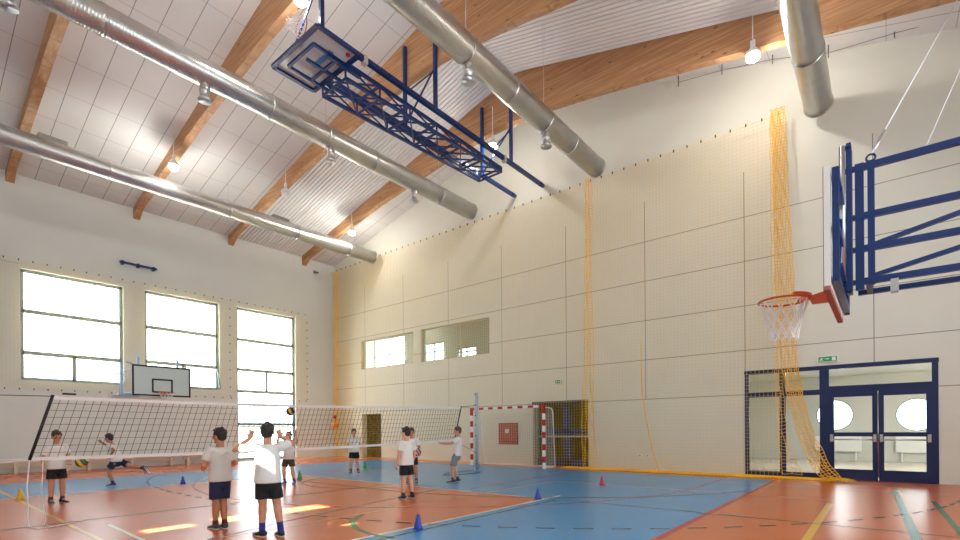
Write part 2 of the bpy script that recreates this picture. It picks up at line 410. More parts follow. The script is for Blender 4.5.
# roof beams
BOT = [(-5.0, 8.98), (-1.2, 9.72), (1.76, 10.3), (5.27, 10.95), (6.6, 11.17), (7.6, 11.32), (8.5, 11.43), (9.5, 11.49), (10.5, 11.48), (12, 11.38), (14, 11.12), (16.3, 10.8), (20.2, 10.08), (21.75, 9.78), (22.19, 9.45)]
BOT[-2:] = [(21.7, 9.82), (22.19, 9.5)]
BL = ['glulam roof beam farthest left, its end on the pier left of the first window', 'glulam roof beam ending above the gap between first and second window',
      'glulam roof beam ending above the gap between second and third window', 'glulam roof beam nearest the long right wall, above the yellow safety net']
for bx, lb in zip(BX[1:], BL):
    m = MB()
    for (y0, z0), (y1, z1) in zip(BOT, BOT[1:]):
        vs = [(bx,y0,z0),(bx+BW,y0,z0),(bx+BW,y1,z1),(bx,y1,z1),(bx,y0,zc(y0)+.1),(bx+BW,y0,zc(y0)+.1),(bx+BW,y1,zc(y1)+.1),(bx,y1,zc(y1)+.1)]
        fs = [(0,3,2,1),(4,5,6,7),(1,2,6,5),(3,0,4,7)]
        if y0 == BOT[0][0]: fs.append((0,1,5,4))
        if y1 == BOT[-1][0]: fs.append((2,3,7,6))
        m.add(vs, fs)
    tag(m.build('roof_beam', M_WOOD), lb, 'beam', 'glulam roof beams')

# ---------------------------------------------------------------- windows
def window(n, x0, z0, x1, z1, tr, ver, y=YF+.14, fw=.1):
    m = MB()
    m.box((x0, y, z0), (x1, y+.07, z0+fw)); m.box((x0, y, z1-fw), (x1, y+.07, z1)); m.box((x0, y, z0), (x0+fw, y+.07, z1)); m.box((x1-fw, y, z0), (x1, y+.07, z1))
    for z in tr: m.box((x0, y, z-.065), (x1, y+.07, z+.065))
    for vx, a, b in ver: m.box((vx-.05, y, a), (vx+.05, y+.07, b))
    o = m.build('window_%d' % n, M_GREYFRAME); struct(o)
    MB().box((x0+.02, y+.03, z0+.02), (x1-.02, y+.04, z1-.02)).build('pane', M_GLASS, o)
    return o
w1 = window(1, 3.07, 3.1, 5.95, 6.82, [5.43, 4.03], [(4.5, 3.1, 4.03)])
w2 = window(2, 6.65, 3.1, 9.43, 6.85, [5.45, 4.08], [(8.04, 3.1, 4.08)])
m = MB(); v0, v1 = Vector((8.1, 22.3, 4.05)), Vector((9.36, 22.3, 4.05)); b0, b1 = v0+Vector((0, -.28, -.9)), v1+Vector((0, -.28, -.9))
for a, b in ((v0, v1), (b0, b1), (v0, b0), (v1, b1)): m.bar(a, b, .06)
vs_ = m.build('vent_sash', M_GREYFRAME, w2)
window(3, 10.17, .03, 13.0, 6.86, [5.45, 4.1, 3.13, 1.64], [(11.6, 3.13, 4.1)])
for i, (a, b, c, d) in enumerate(FILL_WIN):  # frames and panes of the added near-wall fill windows
    m = MB(); y = YN-.2
    m.box((a, y, b), (c, y+.07, b+.07)); m.box((a, y, d-.07), (c, y+.07, d)); m.box((a, y, b), (a+.07, y+.07, d)); m.box((c-.07, y, b), (c, y+.07, d)); m.box((a, y, 5.5), (c, y+.07, 5.6))
    o = m.build('window_%d' % (4+i), M_GREYFRAME); struct(o)
    MB().box((a, y+.03, b), (c, y+.04, d)).build('pane', M_GLASS, o)
def portal(cx, cy, cz, sx, sy, d):
    l = bpy.data.lights.new('portal', 'AREA'); l.shape = 'RECTANGLE'; l.size = sx; l.size_y = sy; l.cycles.is_portal = True
    o = bpy.data.objects.new('daylight_portal', l); SC.collection.objects.link(o); o.location = (cx, cy, cz)
    o.rotation_euler = Vector(d).to_track_quat('-Z', 'Y').to_euler()
for a, b, c, d in WIN: portal((a+c)/2, YF+.5, (b+d)/2, c-a+.2, d-b+.2, (0, -1, 0))
for a, b, c, d in FILL_WIN: portal((a+c)/2, YN-.5, (b+d)/2, c-a+.2, d-b+.2, (0, 1, 0))

# ground outside and rail fence beyond the tall window
struct(MB().box((-8, YF+.4, -.3), (24, YF+14, -.1)).build('floor_outside', mat('pale_paving', (205, 203, 198), .8), origin=(0,0,0)))
t = thing('rail_fence', (11.5, 25.5, -.1), 'dark olive rail fence outside, beyond the lowest pane of the tall window', 'fence')
MB().box((8.6, 25.47, 1.5), (14.6, 25.53, 1.6)).box((8.6, 25.47, 1.0), (14.6, 25.53, 1.05)).box((8.6, 25.47, .5), (14.6, 25.53, .55)).build('rail', mat('olive_paint', (92, 92, 70), .6), t)
for i in range(5): MB().box((8.6+i*1.49, 25.46, -.1), (8.66+i*1.49, 25.54, 1.6)).build('post', MATS['olive_paint'], t)

# ---------------------------------------------------------------- rooms behind the right wall
LW = mat('lobby_wall', (206, 206, 200), .7); LF = mat('lobby_floor', (205, 192, 172), .22, var=.05)
LX = 24.0
def ring_wall(x, y0, y1, z0, z1, holes, mt, name):
    """wall at X = x with round holes"""
    m = MB(); cells = []
    hs = [(cy-r, cz-r, cy+r, cz+r) for cy, cz, r in holes]
    for a, b, c, d in holed((y0, z0, y1, z1), hs): m.box((x, a, b), (x+.2, c, d))
    for cy, cz, r in holes:
        n = 48
        for i in range(n):
            a0, a1 = 2*math.pi*i/n, 2*math.pi*(i+1)/n
            def sq(a):
                c, s = math.cos(a), math.sin(a); k = r/max(abs(c), abs(s)); return (cy+c*k, cz+s*k)
            p0 = (cy+r*.995*math.cos(a0), cz+r*.995*math.sin(a0)); p1 = (cy+r*.995*math.cos(a1), cz+r*.995*math.sin(a1)); q0 = sq(a0); q1 = sq(a1)
            m.add([(x,*p0),(x,*p1),(x,*q1),(x,*q0),(x+.2,*p0),(x+.2,*p1)], [(0,1,2,3)[::-1],(0,4,5,1)[::-1]])
    return struct(m.build(name, mt, origin=(0,0,0)))
ring_wall(LX, -9, 6.5, 0, 3.3, [(1.5, 1.78, .6), (-.95, 1.74, .6)], LW, 'wall_lobby')
m = MB(); m.box((XR+.3, -9, -.2), (LX+.2, 6.5, 0)); struct(m.build('floor_lobby', LF, origin=(0,0,0)))
m = MB(); m.box((XR+.3, -9, 3.3), (LX+.2, 6.5, 3.5)); m.box((XR+.3, 6.5, 0), (LX+.2, 6.7, 3.5)); m.box((XR+.3, -9.2, 0), (LX+.2, -9, 3.5)); struct(m.build('wall_lobby_side', LW, origin=(0,0,0)))
for i, (cy, cz, r) in enumerate([(1.5, 1.78, .6), (-.95, 1.74, .6)]):
    o = struct(MB().torus((LX+.05, cy, cz), (1,0,0), r, .035, 40, 6).build('window_%d' % (7+i), mat('dark_frame', (52, 60, 66), .5)))
    MB().tube([(LX+.1, cy, cz), (LX+.11, cy, cz)], r, 40).build('pane', M_GLASS, o)
    portal(LX+.4, cy, cz, 1.4, 1.4, (-1, 0, 0))
t0 = None
for cy, lb in ((1.4, 'white ribbed radiator under the left round window, seen through the glazed doors'), (-1.1, 'white ribbed radiator under the right round window, seen through the glazed doors')):
    t = thing('radiator', (LX-.1, cy, .3), lb, 'radiator', 'radiators in the lobby')
    m = MB(); m.box((LX-.12, cy-.75, .35), (LX-.03, cy+.75, .95))
    for k in range(14): m.box((LX-.14, cy-.72+k*.105, .38), (LX-.12, cy-.66+k*.105, .92))
    m.build('panel', M_WHITE, t); [MB().box((LX-.08, cy+q, 0), (LX-.04, cy+q+.05, .4)).build('bracket', M_WHITE, t) for q in (-.6, .55)]
def fill_panel(x, y, z, lb, watt, sx=1.2, sy=.3):  # panel lights added to brighten the lobby and gallery
    t = thing('fill_light', (x, y, z-.06), lb, 'light', 'fill panel lights added in the rooms behind')
    MB().box((x-sx/2, y-sy/2, z-.05), (x+sx/2, y+sy/2, z)).build('housing', M_WHITE, t)
    MB().box((x-sx/2+.03, y-sy/2+.03, z-.06), (x+sx/2-.03, y+sy/2-.03, z-.05)).build('diffuser', mat('fill_glow', (255, 250, 240), .5, emit=4), t)
    l = bpy.data.lights.new('panel', 'AREA'); l.shape = 'RECTANGLE'; l.size = sx; l.size_y = sy; l.energy = watt
    o = bpy.data.objects.new('fill_panel_light', l); SC.collection.objects.link(o); o.parent = t; o.location = (0, 0, -.02)
fill_panel(19.5, 1.2, 3.3, 'added fill panel light on the lobby ceiling behind the blue doors', 120)
fill_panel(19.5, -3.2, 3.3, 'second added fill panel light farther right on the lobby ceiling', 120)
# upper gallery
GX = 18.0
GW = [(19.9, 4.55, 22.5, 6.45), (17.0, 4.8, 18.4, 5.75), (14.9, 4.8, 16.1, 5.3)]
m = MB()
for a, b, c, d in holed((9, 3.6, 27, 6.9), GW): m.box((GX, a, b), (GX+.2, c, d))
m.box((XR+.3, 9, 3.5), (GX+.2, 27, 3.62)); m.box((XR+.3, 8.9, 3.5), (GX+.2, 9, 7)); m.box((XR+.3, 27, 3.5), (GX+.2, 27.2, 7))
struct(m.build('wall_gallery', mat('gallery_wall', (176, 173, 160), .7), origin=(0,0,0)))
gc = MB().box((XR+.3, 8.9, 6.9), (GX+.2, 27.2, 7.05)); struct(gc.build('ceiling_gallery', mat('gallery_ceiling', (176, 172, 156), .8, var=.08, vscale=3), origin=(0,0,0)))
for i, (a, b, c, d) in enumerate(GW):
    m = MB()
    for z in (b, (b+d)/2, d-.06): m.box((GX+.05, a, z), (GX+.1, c, z+.06))
    for y in (a, (a+c)/2, c-.06): m.box((GX+.05, y, b), (GX+.1, y+.06, d))
    o = struct(m.build('window_%d' % (9+i), M_GREYFRAME)); MB().box((GX+.07, a, b), (GX+.08, c, d)).build('pane', M_GLASS, o)
    portal(GX+.4, (a+c)/2, (b+d)/2, c-a, d-b, (-1, 0, 0))
fill_panel(16.8, 12.8, 6.9, 'added fill panel light inside the gallery behind the upper right window', 30)
fill_panel(16.8, 18.0, 6.9, 'added fill panel light inside the gallery behind the upper left window', 30)
MB_ = MB()
for i, (a, b, c, d) in enumerate(UWH):
    m = MB(); x = XR+.1
    m.box((x, a, b), (x+.06, c, b+.05)); m.box((x, a, d-.05), (x+.06, c, d)); m.box((x, a, b), (x+.06, a+.05, d)); m.box((x, c-.05, b), (x+.06, c, d))
    if i == 1: m.box((x, 13.5, b), (x+.06, 13.58, d))
    o = struct(m.build('window_%d' % (12+i), mat('beige_frame', (190, 180, 158), .5))); MB().box((x+.02, a, b), (x+.03, c, d)).build('pane', M_GLASS, o)
# niches
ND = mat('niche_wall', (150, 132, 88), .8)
for i, (a, b, c, d) in enumerate(NICHE):
    x0, x1 = XR+.3, XR+1.6
    m = MB(); m.box((x1, a-.3, 0), (x1+.1, c+.3, d+.1)); m.box((x0, a-.3, 0), (x1, a-.2, d+.1)); m.box((x0, c+.2, 0), (x1, c+.3, d+.1)); m.box((x0, a-.3, d), (x1, c+.3, d+.1)); m.box((XR, a-.3, -.1), (x1, c+.3, -.001))
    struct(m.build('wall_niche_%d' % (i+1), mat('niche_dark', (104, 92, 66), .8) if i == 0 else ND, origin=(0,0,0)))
t = thing('glazed_partition', (XR+.22, 8.7, 0), 'blue framed glazed partition in the recess right of the handball goal', 'partition')
m = MB(); x = XR+.2
m.box((x, 8.52, 0), (x+.08, 8.8, 2.25)); m.box((x, 7.75, 0), (x+.08, 9.88, .24)); m.box((x, 7.75, 1.16), (x+.07, 9.88, 1.3)); m.box((x, 7.75, 2.18), (x+.08, 9.88, 2.29))
m.build('frame', mat('mid_blue_paint', (38, 84, 150), .5), t)
MB().box((x+.03, 7.77, .24), (x+.04, 9.86, 2.18)).build('pane', M_GLASS, t)
MB().tube([(x-.08, 7.76, 1.05), (x-.08, 9.86, 1.05)], .028, 8).build('push_bar', M_WHITEMETAL, t)
t = thing('storage_rack', (XR+.8, 19.25, 0), 'dark slatted storage rack in the recess behind the volleyball net', 'rack')
m = MB()
for k in range(5): m.box((XR+.5, 18.6, .3+k*.42), (XR+1.0, 19.95, .34+k*.42))
m.build('shelves', mat('dark_brown', (70, 58, 40), .7), t)
for y in (18.6, 19.3, 19.9): MB().box((XR+.5, y, 0), (XR+.56, y+.06, 2.05)).build('upright', MATS['dark_brown'], t)

# ---------------------------------------------------------------- entrance: blue glazed door unit
dx = XR-.02
door = struct(bpy.data.objects.new('door_1', None)); SC.collection.objects.link(door); door.location = (dx, 1, 0)
m = MB(); X0, X1 = dx, dx+.1
for a, b in ((-.97, -.86), (1.06, 1.26), (2.0, 2.14), (2.87, 2.97)): m.box((X0, a, 0), (X1, b, 2.87))
m.box((X0-.004, -.98, 2.77), (X1+.002, 2.98, 2.874)); m.box((X0+.005, -.965, 2.18), (X1, 1.26, 2.34)); m.box((X0+.005, 1.26, 2.14), (X1, 2.97, 2.27)); m.box((X0+.005, 1.26, .0), (X1, 2.97, .14)); m.box((X0+.006, -.965, -.001), (X1-.002, 1.2, .018))
m.build('door_frame', M_NAVY, door)
for a, b, z0, z1 in ((-.86, 1.06, 2.34, 2.77), (1.26, 2.0, 2.27, 2.77), (2.14, 2.87, 2.27, 2.77), (1.26, 2.0, .14, 2.14), (2.14, 2.87, .14, 2.14)):
    MB().box((X0+.05, a, z0), (X0+.06, b, z1)).build('pane', M_GLASS, door)
for a, b, hs in ((-.86, .09, -1), (.11, 1.06, 1)):
    m = MB()
    m.box((X0-.01, a, .02), (X0+.06, a+.1, 2.18)); m.box((X0-.01, b-.1, .02), (X0+.06, b, 2.18)); m.box((X0-.006, a+.1, .02), (X0+.056, b-.1, .27)); m.box((X0-.006, a+.1, 2.06), (X0+.056, b-.1, 2.18)); m.box((X0-.006, a+.1, 1.08), (X0+.056, b-.1, 1.18))
    lf = m.build('door_leaf', M_NAVY, door)
    MB().box((X0+.02, a+.1, .27), (X0+.03, b-.1, 1.08)).box((X0+.02, a+.1, 1.18), (X0+.03, b-.1, 2.06)).build('pane', M_GLASS, lf)
    m = MB(); m.tube([(X0-.09, a+.05, 1.0), (X0-.09, b-.05, 1.0)], .015, 8)
    m.box((X0-.1, a+.02, .95), (X0-.01, a+.08, 1.13)); m.box((X0-.1, b-.08, .95), (X0-.01, b-.02, 1.13)); m.build('panic_bar', M_STEEL, lf)
MB().tube([(X0-.03, .1, .1), (X0-.03, .1, 2.12)], .012, 8).build('lock_rod', M_STEEL, door)

# exit signs
def exit_sign(y0, y1, z0, z1, lb):
    x = XR-.07
    t = thing('exit_sign', (x, (y0+y1)/2, z0), lb, 'sign')
    MB().box((x, y0, z0), (XR, y1, z1)).build('housing', M_WHITE, t, bevel=.005)
    W, Hh = y1-y0, z1-z0; m = MB(); g = MB(); xx = x-.004
    def P(u, v): return (y1-u*W, z0+v*Hh)
    def quad(mb, pts, xo):
        n = len(pts); mb.add([(xo, *P(*p)) for p in pts]+[(xo+.003, *P(*p)) for p in pts], [tuple(range(n)), tuple(range(2*n-1, n-1, -1))]+[(i, n+i, n+(i+1) % n, (i+1) % n) for i in range(n)])
    quad(g, [(.06, .12), (.94, .12), (.94, .88), (.06, .88)], xx)
    g.build('green_panel', mat('sign_green', (20, 140, 84), .4, emit=.25), t)
    for pts in ([(.7, .2), (.88, .2), (.88, .8), (.7, .8)], [(.36, .48), (.54, .48), (.54, .56), (.36, .56)], [(.46, .38), (.6, .52), (.46, .66)],
                [(.14, .5), (.22, .7), (.3, .62), (.22, .44)], [(.2, .44), (.3, .3), (.26, .26), (.16, .4)], [(.13, .36), (.2, .44), (.17, .26), (.11, .24)]):
        quad(m, pts, xx-.004)
    m.build('pictogram', M_WHITE, t)
exit_sign(.86, 1.3, 2.95, 3.11, 'green exit sign above the blue glazed double doors')
exit_sign(8.66, 8.98, 2.9, 3.05, 'green exit sign on the panelled wall right of the handball goal')

# red chequered panel
t = thing('wall_panel', (XR, 11.06, .75), 'red chequered square panel on the wall inside the handball goal', 'panel')
MB().box((XR-.04, 10.62, .75), (XR, 11.5, 1.56)).build('backing', mat('dark_maroon', (112, 40, 40), .6), t)
m = MB()
for i in range(9):
    for j in range(8):
        if (i, j) in ((4, 5), (5, 5), (4, 4)): continue
        y = 10.64+i*.095; z = .77+j*.098; m.box((XR-.055, y, z), (XR-.04, y+.075, z+.075))
m.build('squares', mat('salmon_red', (206, 92, 84), .6), t)
MB().box((XR-.056, 11.02, 1.17), (XR-.04, 11.18, 1.33)).build('white_square', M_WHITE, t)

# small fittings
for (y, z, lb) in ((5.95, .42, 'white wall socket low on the right wall, right of the recess'), (5.7, .42, 'white wall socket low on the right wall, nearer the doors')):
    t = thing('wall_socket', (XR, y, z), lb, 'socket')
    MB().box((XR-.015, y-.05, z), (XR, y+.05, z+.09)).build('plate', M_WHITE, t, bevel=.003); MB().tube([(XR-.018, y, z+.045), (XR-.014, y, z+.045)], .025, 14).build('outlet', mat('grey_plastic', (150, 150, 150), .5), t)
t = thing('mounting_rail', (6.4, YF, 7.66), 'dark blue rail mounted on the far wall above the windows', 'rail')
MB().bar((5.8, YF-.15, 7.7), (7.02, YF-.15, 7.7), .07).build('bar', M_BLUEMETAL, t)
for x in (5.9, 6.4, 6.92): MB().box((x-.04, YF-.16, 7.63), (x+.04, YF, 7.77)).build('bracket', M_BLUEMETAL, t)
t = thing('wall_camera', (14.05, YF, 9.22), 'small grey device high on the far wall near the right corner', 'camera')
MB().box((13.98, YF-.08, 9.25), (14.12, YF, 9.4)).build('body', M_GREYFRAME, t); MB().tube([(14.05, YF-.06, 9.3), (14.1, YF-.25, 9.26)], .05, 10).build('lens', mat('grey_dark', (90, 90, 92), .4), t)

# ---------------------------------------------------------------- ducts
def duct(y, z, x0, x1, r, nozz, lb, rings, box=None):
    t = thing('air_duct', ((x0+x1)/2, y, z-r), lb, 'duct', 'silver ventilation ducts')
    n = 32; m = MB(); m.tube([(x0, y, z), (x1, y, z)], r, n); m.build('tube', M_DUCT, t)
    for x in rings: MB().tube([(x-.03, y, z), (x+.03, y, z)], r+.012, n).build('joint_band', M_DUCT, t)
    MB().tube([(x1-.04, y, z), (x1+.01, y, z)], r+.012, n).build('end_cap', M_DUCT, t)
    for x in nozz:
        yy = y
        o = MB().tube([(x, yy, z-r*.6), (x, yy, z-r-.3)], .11, 20).build('nozzle', M_DUCT, t)
        m = MB(); m.tube([(x, yy, z-r-.28), (x, yy, z-r-.31), (x, yy, z-r-.36), (x, yy, z-r-.37), (x, yy, z-r-.33), (x, yy, z-r-.30)], [.115, .12, .16, .155, .13, .1], 20, cap=False)
        m.build('diffuser_ring', M_STEEL, o)
        MB().tube([(x, yy, z-r-.33), (x, yy, z-r-.34)], .12, 20).tube([(x, yy, z-r-.34), (x, yy, z-r-.36)], [.07, .05], 20).build('grille', mat('grille_dark', (70, 72, 76), .4), o)
        MB().tube([(x, yy, z-r-.12), (x, yy, z-r-.15)], .122, 20).build('clamp', M_STEEL, o)
    for x in rings[::2]:
        MB().tube([(x, y, z+r), (x, y, zc(y))], .006, 6).build('hanger', M_STEEL, t)
    if box:
        for bx in box: MB().box((bx, y-.1, z+r-.05), (bx+.65, y+.3, z+r+.1)).build('access_box', mat('dull_grey', (150, 146, 140), .6), t)
    return t
duct(18.5, 9.43, XL+.3, 14.82, .28, [], 'silver duct nearest the windows, running to the far right corner', [1.2, 4.6, 8.2, 10.9, 13.4], box=[2.95, 9.9])
duct(12.46, 9.85, XL+.3, 14.83, .3, [1.59, 5.0, 8.46, 11.76], 'silver duct with hanging nozzles, second from the windows', [3.0, 6.6, 8.3, 10.0, 13.0])
duct(7.14, 9.75, XL+.3, 14.8, .3, [-1.8, 1.6, 5.0, 8.41, 11.71], 'silver duct with nozzles ending above the middle yellow net bundle', [3.2, 6.2, 8.35, 10.0, 11.6, 13.0])
duct(1.2, 9.3, XL+.3, 14.8, .3, [-1.8, 1.6, 5.0], 'silver duct nearest the camera, ending right of the tall yellow net bundle', [5.4, 7.7, 10.2, 12.6])

# ---------------------------------------------------------------- lamps
def lamp(x, y, z, ztop, lb, on=True):
    t = thing('pendant_lamp', (x, y, z-.1), lb, 'lamp', 'pendant lamps under the beams')
    MB().tube([(x, y, z+.1), (x, y, ztop)], .012, 8).build('rod', M_WHITEMETAL, t)
    MB().box((x-.03, y-.05, z+.12), (x+.03, y+.05, z+.3)).build('driver_box', M_WHITEMETAL, t)
    MB().tube([(x, y, z+.1), (x, y, z+.08), (x, y, z), (x, y, z-.04), (x, y, z-.02)], [.05, .1, .16, .17, .15], 20).build('housing', M_WHITEMETAL, t)
    MB().ball((x, y, z-.1), (.15, .15, .09), nu=20, nv=10).build('lens', mat('lamp_glow', (255, 236, 205), .5, emit=40) if on else mat('lamp_off', (225, 225, 228), .3), t)
    if on:
        l = bpy.data.lights.new('lamp', 'POINT'); l.energy = LAMP_W; l.shadow_soft_size = .09; l.color = (1, .96, .92)
        o = bpy.data.objects.new('lamp_light', l); SC.collection.objects.link(o); o.parent = t; o.location = (0, 0, -.22)
lamp(13.22, 2.35, 10.2, 11.1, 'lit pendant lamp on the beam by the right wall, nearest the camera')
lamp(13.22, 10.15, 10.95, 12.2, 'lit pendant lamp beside the ceiling-hung basketball frame')
lamp(13.22, 17.95, 10.05, 10.95, 'lit pendant lamp near the far right corner')
lamp(6.15, 17.75, 9.98, 11.0, 'lit pendant lamp beside the second beam, above the first duct')
lamp(6.1, 10.1, 11.1, 12.2, 'lit pendant lamp above the folded basketball board')
lamp(9.66, 17.1, 10.2, 11.1, 'unlit pendant lamp on the third beam, between two ducts', on=False)
lamp(-.95, 2.35, 10.2, 11.1, 'lit pendant lamp over the left side of the hall, nearest the camera')
lamp(-.95, 10.4, 10.95, 12.2, 'lit pendant lamp over the left side of the hall, halfway along')
lamp(6.1, 2.35, 10.2, 11.1, 'lit pendant lamp above the near basketball hoop')

# rods and wire for a curtain track beside the right wall
ys = [(4.6, 11.5), (3.42, 11.3), (2.2, 11.02), (1.0, 10.6), (-.25, 10.45), (-1.6, 10.2)]
t = thing('curtain_wire', (14.9, 1.5, 10.2), 'thin wire with hanging rods along the top of the right wall, under the last beam', 'wire')
for y, z in ys: MB().bar((14.95, y, z-.16), (14.95, y, z+.16), .02).build('hanger_rod', mat('dark_steel', (84, 78, 74), .5), t)
MB().tube([(14.95, y, z-.04) for y, z in ys], .006, 6).build('wire', MATS['dark_steel'], t)

# ---------------------------------------------------------------- safety nets
def cordline(m, p, q, w): m.bar(p, q, w)
NX = 14.88; ZT = 9.42
t = thing('safety_net', (NX, 12, 0), 'large yellow safety net covering the long right wall', 'net')
m = MB(); cw = .0052
y = 2.05
while y < 21.9: m.bar((NX, y, .05), (NX, y, ZT), cw); y += .1
z = .05
while z <= ZT+.01: m.bar((NX, 2.05, z), (NX, 21.9, z), cw); z += .1
m.build('mesh', mat('soft_yellow_cord', (244, 200, 72), .8), t)
MB().tube([(NX, 2.0, ZT+.02), (NX, 22.1, ZT+.02)], .009, 6).build('top_rope', M_YPALE, t)
hk0 = MB().box((NX-.015, 2.05, ZT), (NX+.015, 2.08, ZT+.07)).build('hook', mat('dark_hook', (66, 62, 56), .5), t)
n = 52
for i in range(1, n): copy_child(hk0, t, hk0.location+Vector((0, i*(19.8/n), 0)))
# curved loose cords and slack lying on the floor
MB().tube([(NX-.01, 5.75, 4.0), (NX-.01, 5.72, 2.4), (NX-.02, 5.6, 1.6), (NX-.02, 5.45, .8), (NX-.02, 5.25, .15), (NX-.02, 5.2, .05)], .012, 6).build('loose_cord', M_YNET, t)
m = MB()
for k in range(9):
    pts = []; ph = random.random()*6; x0 = 14.5+k*.055; yy = .9
    while yy < 8.4: pts.append((x0+.035*math.sin(yy*3.1+ph)+.02*math.sin(yy*9+ph), yy, .02+.02*abs(math.sin(yy*2.2+k)))); yy += .12
    m.tube(pts, .011, 5)
yy = .9
while yy < 8.4:
    m.bar((14.46+random.random()*.05, yy, .02), (14.98, yy+random.uniform(-.06, .06), .03), .012); yy += .09
m.build('slack', M_YNET, t)['label'] = 'slack netting lying along the floor'
def bundle(path, widths, lb, cells=5, cord=.016, step=.09):
    """gathered netting: wavy strands with rungs"""
    path = [Vector(p) for p in path]; L = [0]
    for a, b in zip(path, path[1:]): L.append(L[-1]+(b-a).length)
    def at(s):
        for i in range(len(path)-1):
            if s <= L[i+1]+1e-6:
                k = (s-L[i])/(L[i+1]-L[i]); return path[i].lerp(path[i+1], k), widths[i]+(widths[i+1]-widths[i])*k
        return path[-1], widths[-1]
    m = MB(); N = int(L[-1]/step); rows = []
    for j in range(N+1):
        c, wd = at(L[-1]*j/N); row = []
        for k in range(cells+1):
            u = (k/cells-.5)*wd
            row.append(c + Vector((.05*math.sin(k*2.4+j*.13)*(wd/.3), u+.012*math.sin(j*.9+k*2.1), .02*math.sin(k*1.9+j*.3))))
        rows.append(row)
    for k in range(cells+1): m.tube([r[k] for r in rows], cord/2, 4, smooth=False)
    for j in range(0, N+1):
        for k in range(cells): m.bar(rows[j][k], rows[j][k+1], cord*.75)
    o = m.build('gathered_net', M_YNET); tag(o, lb, 'net', 'gathered yellow nets'); return o
BXX = 14.68
bundle([(BXX, 7.37, 9.45), (BXX, 7.4, 6.0), (BXX, 7.42, 4.0), (BXX, 7.44, 2.2), (BXX, 7.4, .08)], [.24, .24, .34, .4, .5], 'narrow gathered yellow net hanging right of the goal recess', 5, .013)
bundle([(BXX, 2.05, 9.5), (BXX, 2.0, 7.5), (BXX, 1.93, 5.0), (BXX, 1.85, 3.0), (BXX, 1.7, 2.0), (BXX, 1.5, 1.1), (BXX, 1.2, .35), (BXX-.1, .98, .1), (BXX-.3, .6, .06)],
       [.3, .32, .4, .36, .34, .34, .4, .42, .2], 'thick gathered yellow net falling in front of the blue doors onto the floor', 7, .016, .08)
bundle([(BXX+.06, 2.18, 9.4), (BXX+.06, 2.16, 6.0), (BXX+.06, 2.1, 3.0), (BXX+.06, 2.02, 1.2), (BXX+.06, 1.8, .12)], [.12, .14, .16, .2, .4], 'thin straight strand of yellow net beside the thick bundle by the doors', 2, .012)
bundle([(BXX, 21.3, 9.2), (BXX, 21.3, 5.0), (BXX, 21.3, 1.2), (BXX-.05, 21.2, .5), (BXX-.1, 21.0, .06)], [.5, .5, .45, .4, .9], 'gathered yellow net hanging in the far right corner', 6, .014, .1)
t = thing('net_tie', (BXX-.12, 21.3, 1.45), 'orange and red tie around the net bundle in the far corner', 'tie')
MB().ball((BXX-.12, 21.3, 1.6), (.2, .22, .15)).build('orange_roll', mat('orange_pad', (232, 140, 40), .6), t); MB().ball((BXX-.14, 21.25, 2.0), .09).build('red_knob', M_RED, t)
# far wall net around the windows
NY = 22.08
t = thing('safety_net', (8, NY, 2.8), 'pale safety net on the far wall around the windows', 'net')
m = MB(); holes = [(h[0]-.05, h[1]-.05, h[2]+.05, h[3]+.05) for h in WIN]
x = 1.2
while x < 13.55: m.bar((x, NY, 2.82), (x, NY, 7.02), .0045); x += .1
z = 2.82
while z < 7.05: m.bar((1.2, NY, z), (13.55, NY, z), .0045); z += .1
m.build('mesh', M_YPALE, t)
hk1 = MB().box((1.2, NY-.015, 7.03), (1.23, NY+.015, 7.08)).build('hook', MATS['dark_hook'], t)
for i in range(1, 35): copy_child(hk1, t, hk1.location+Vector((i*.36, 0, 0)))
for i in range(35): copy_child(hk1, t, hk1.location+Vector((i*.36, 0, -4.27)))
for i in range(1, 12): copy_child(hk1, t, hk1.location+Vector((12.33, 0, -i*.38)))
for i in range(1, 12): copy_child(hk1, t, hk1.location+Vector((8.6, 0, -i*.38)))

# benches along far wall
BW_ = mat('pale_bench', (226, 214, 196), .5)
for i, (x0, x1, lb) in enumerate(((1.3, 4.4, 'long low cream bench at the far wall, behind the left end of the net'), (4.5, 7.6, 'long low cream bench at the far wall, behind the running person'), (7.7, 10.1, 'low cream bench at the far wall, left of the tall window'))):
    t = thing('gym_bench', ((x0+x1)/2, 21.75, 0), lb, 'bench', 'benches along the far wall')
    MB().box((x0, 21.6, .34), (x1, 21.9, .4)).box((x0+.1, 21.72, .2), (x1-.1, 21.78, .34)).build('seat', BW_, t)
    for x in (x0+.25, (x0+x1)/2, x1-.25): MB().box((x-.04, 21.62, 0), (x+.04, 21.88, .34)).build('leg', BW_, t)

# ---------------------------------------------------------------- basketball hoops
def rim_net(m, c, r, ln, up=(0,0,-1)):
    c = Vector(c); d = Vector(up).normalized(); u = d.orthogonal().normalized(); v = d.cross(u)
    N = 12; prof = [(0, r), (.25, r*.86), (.5, r*.72), (.75, r*.62), (1, r*.6)]
    def P(i, k): a = 2*math.pi*(i+.5*k)/N; t, rr = prof[k]; return c+d*(t*ln)+(u*math.cos(a)+v*math.sin(a))*rr
    for k in range(4):
        for i in range(N):
            m.bar(P(i, k), P(i, k+1), .009); m.bar(P(i+1, k), P(i, k+1), .009)
    return m
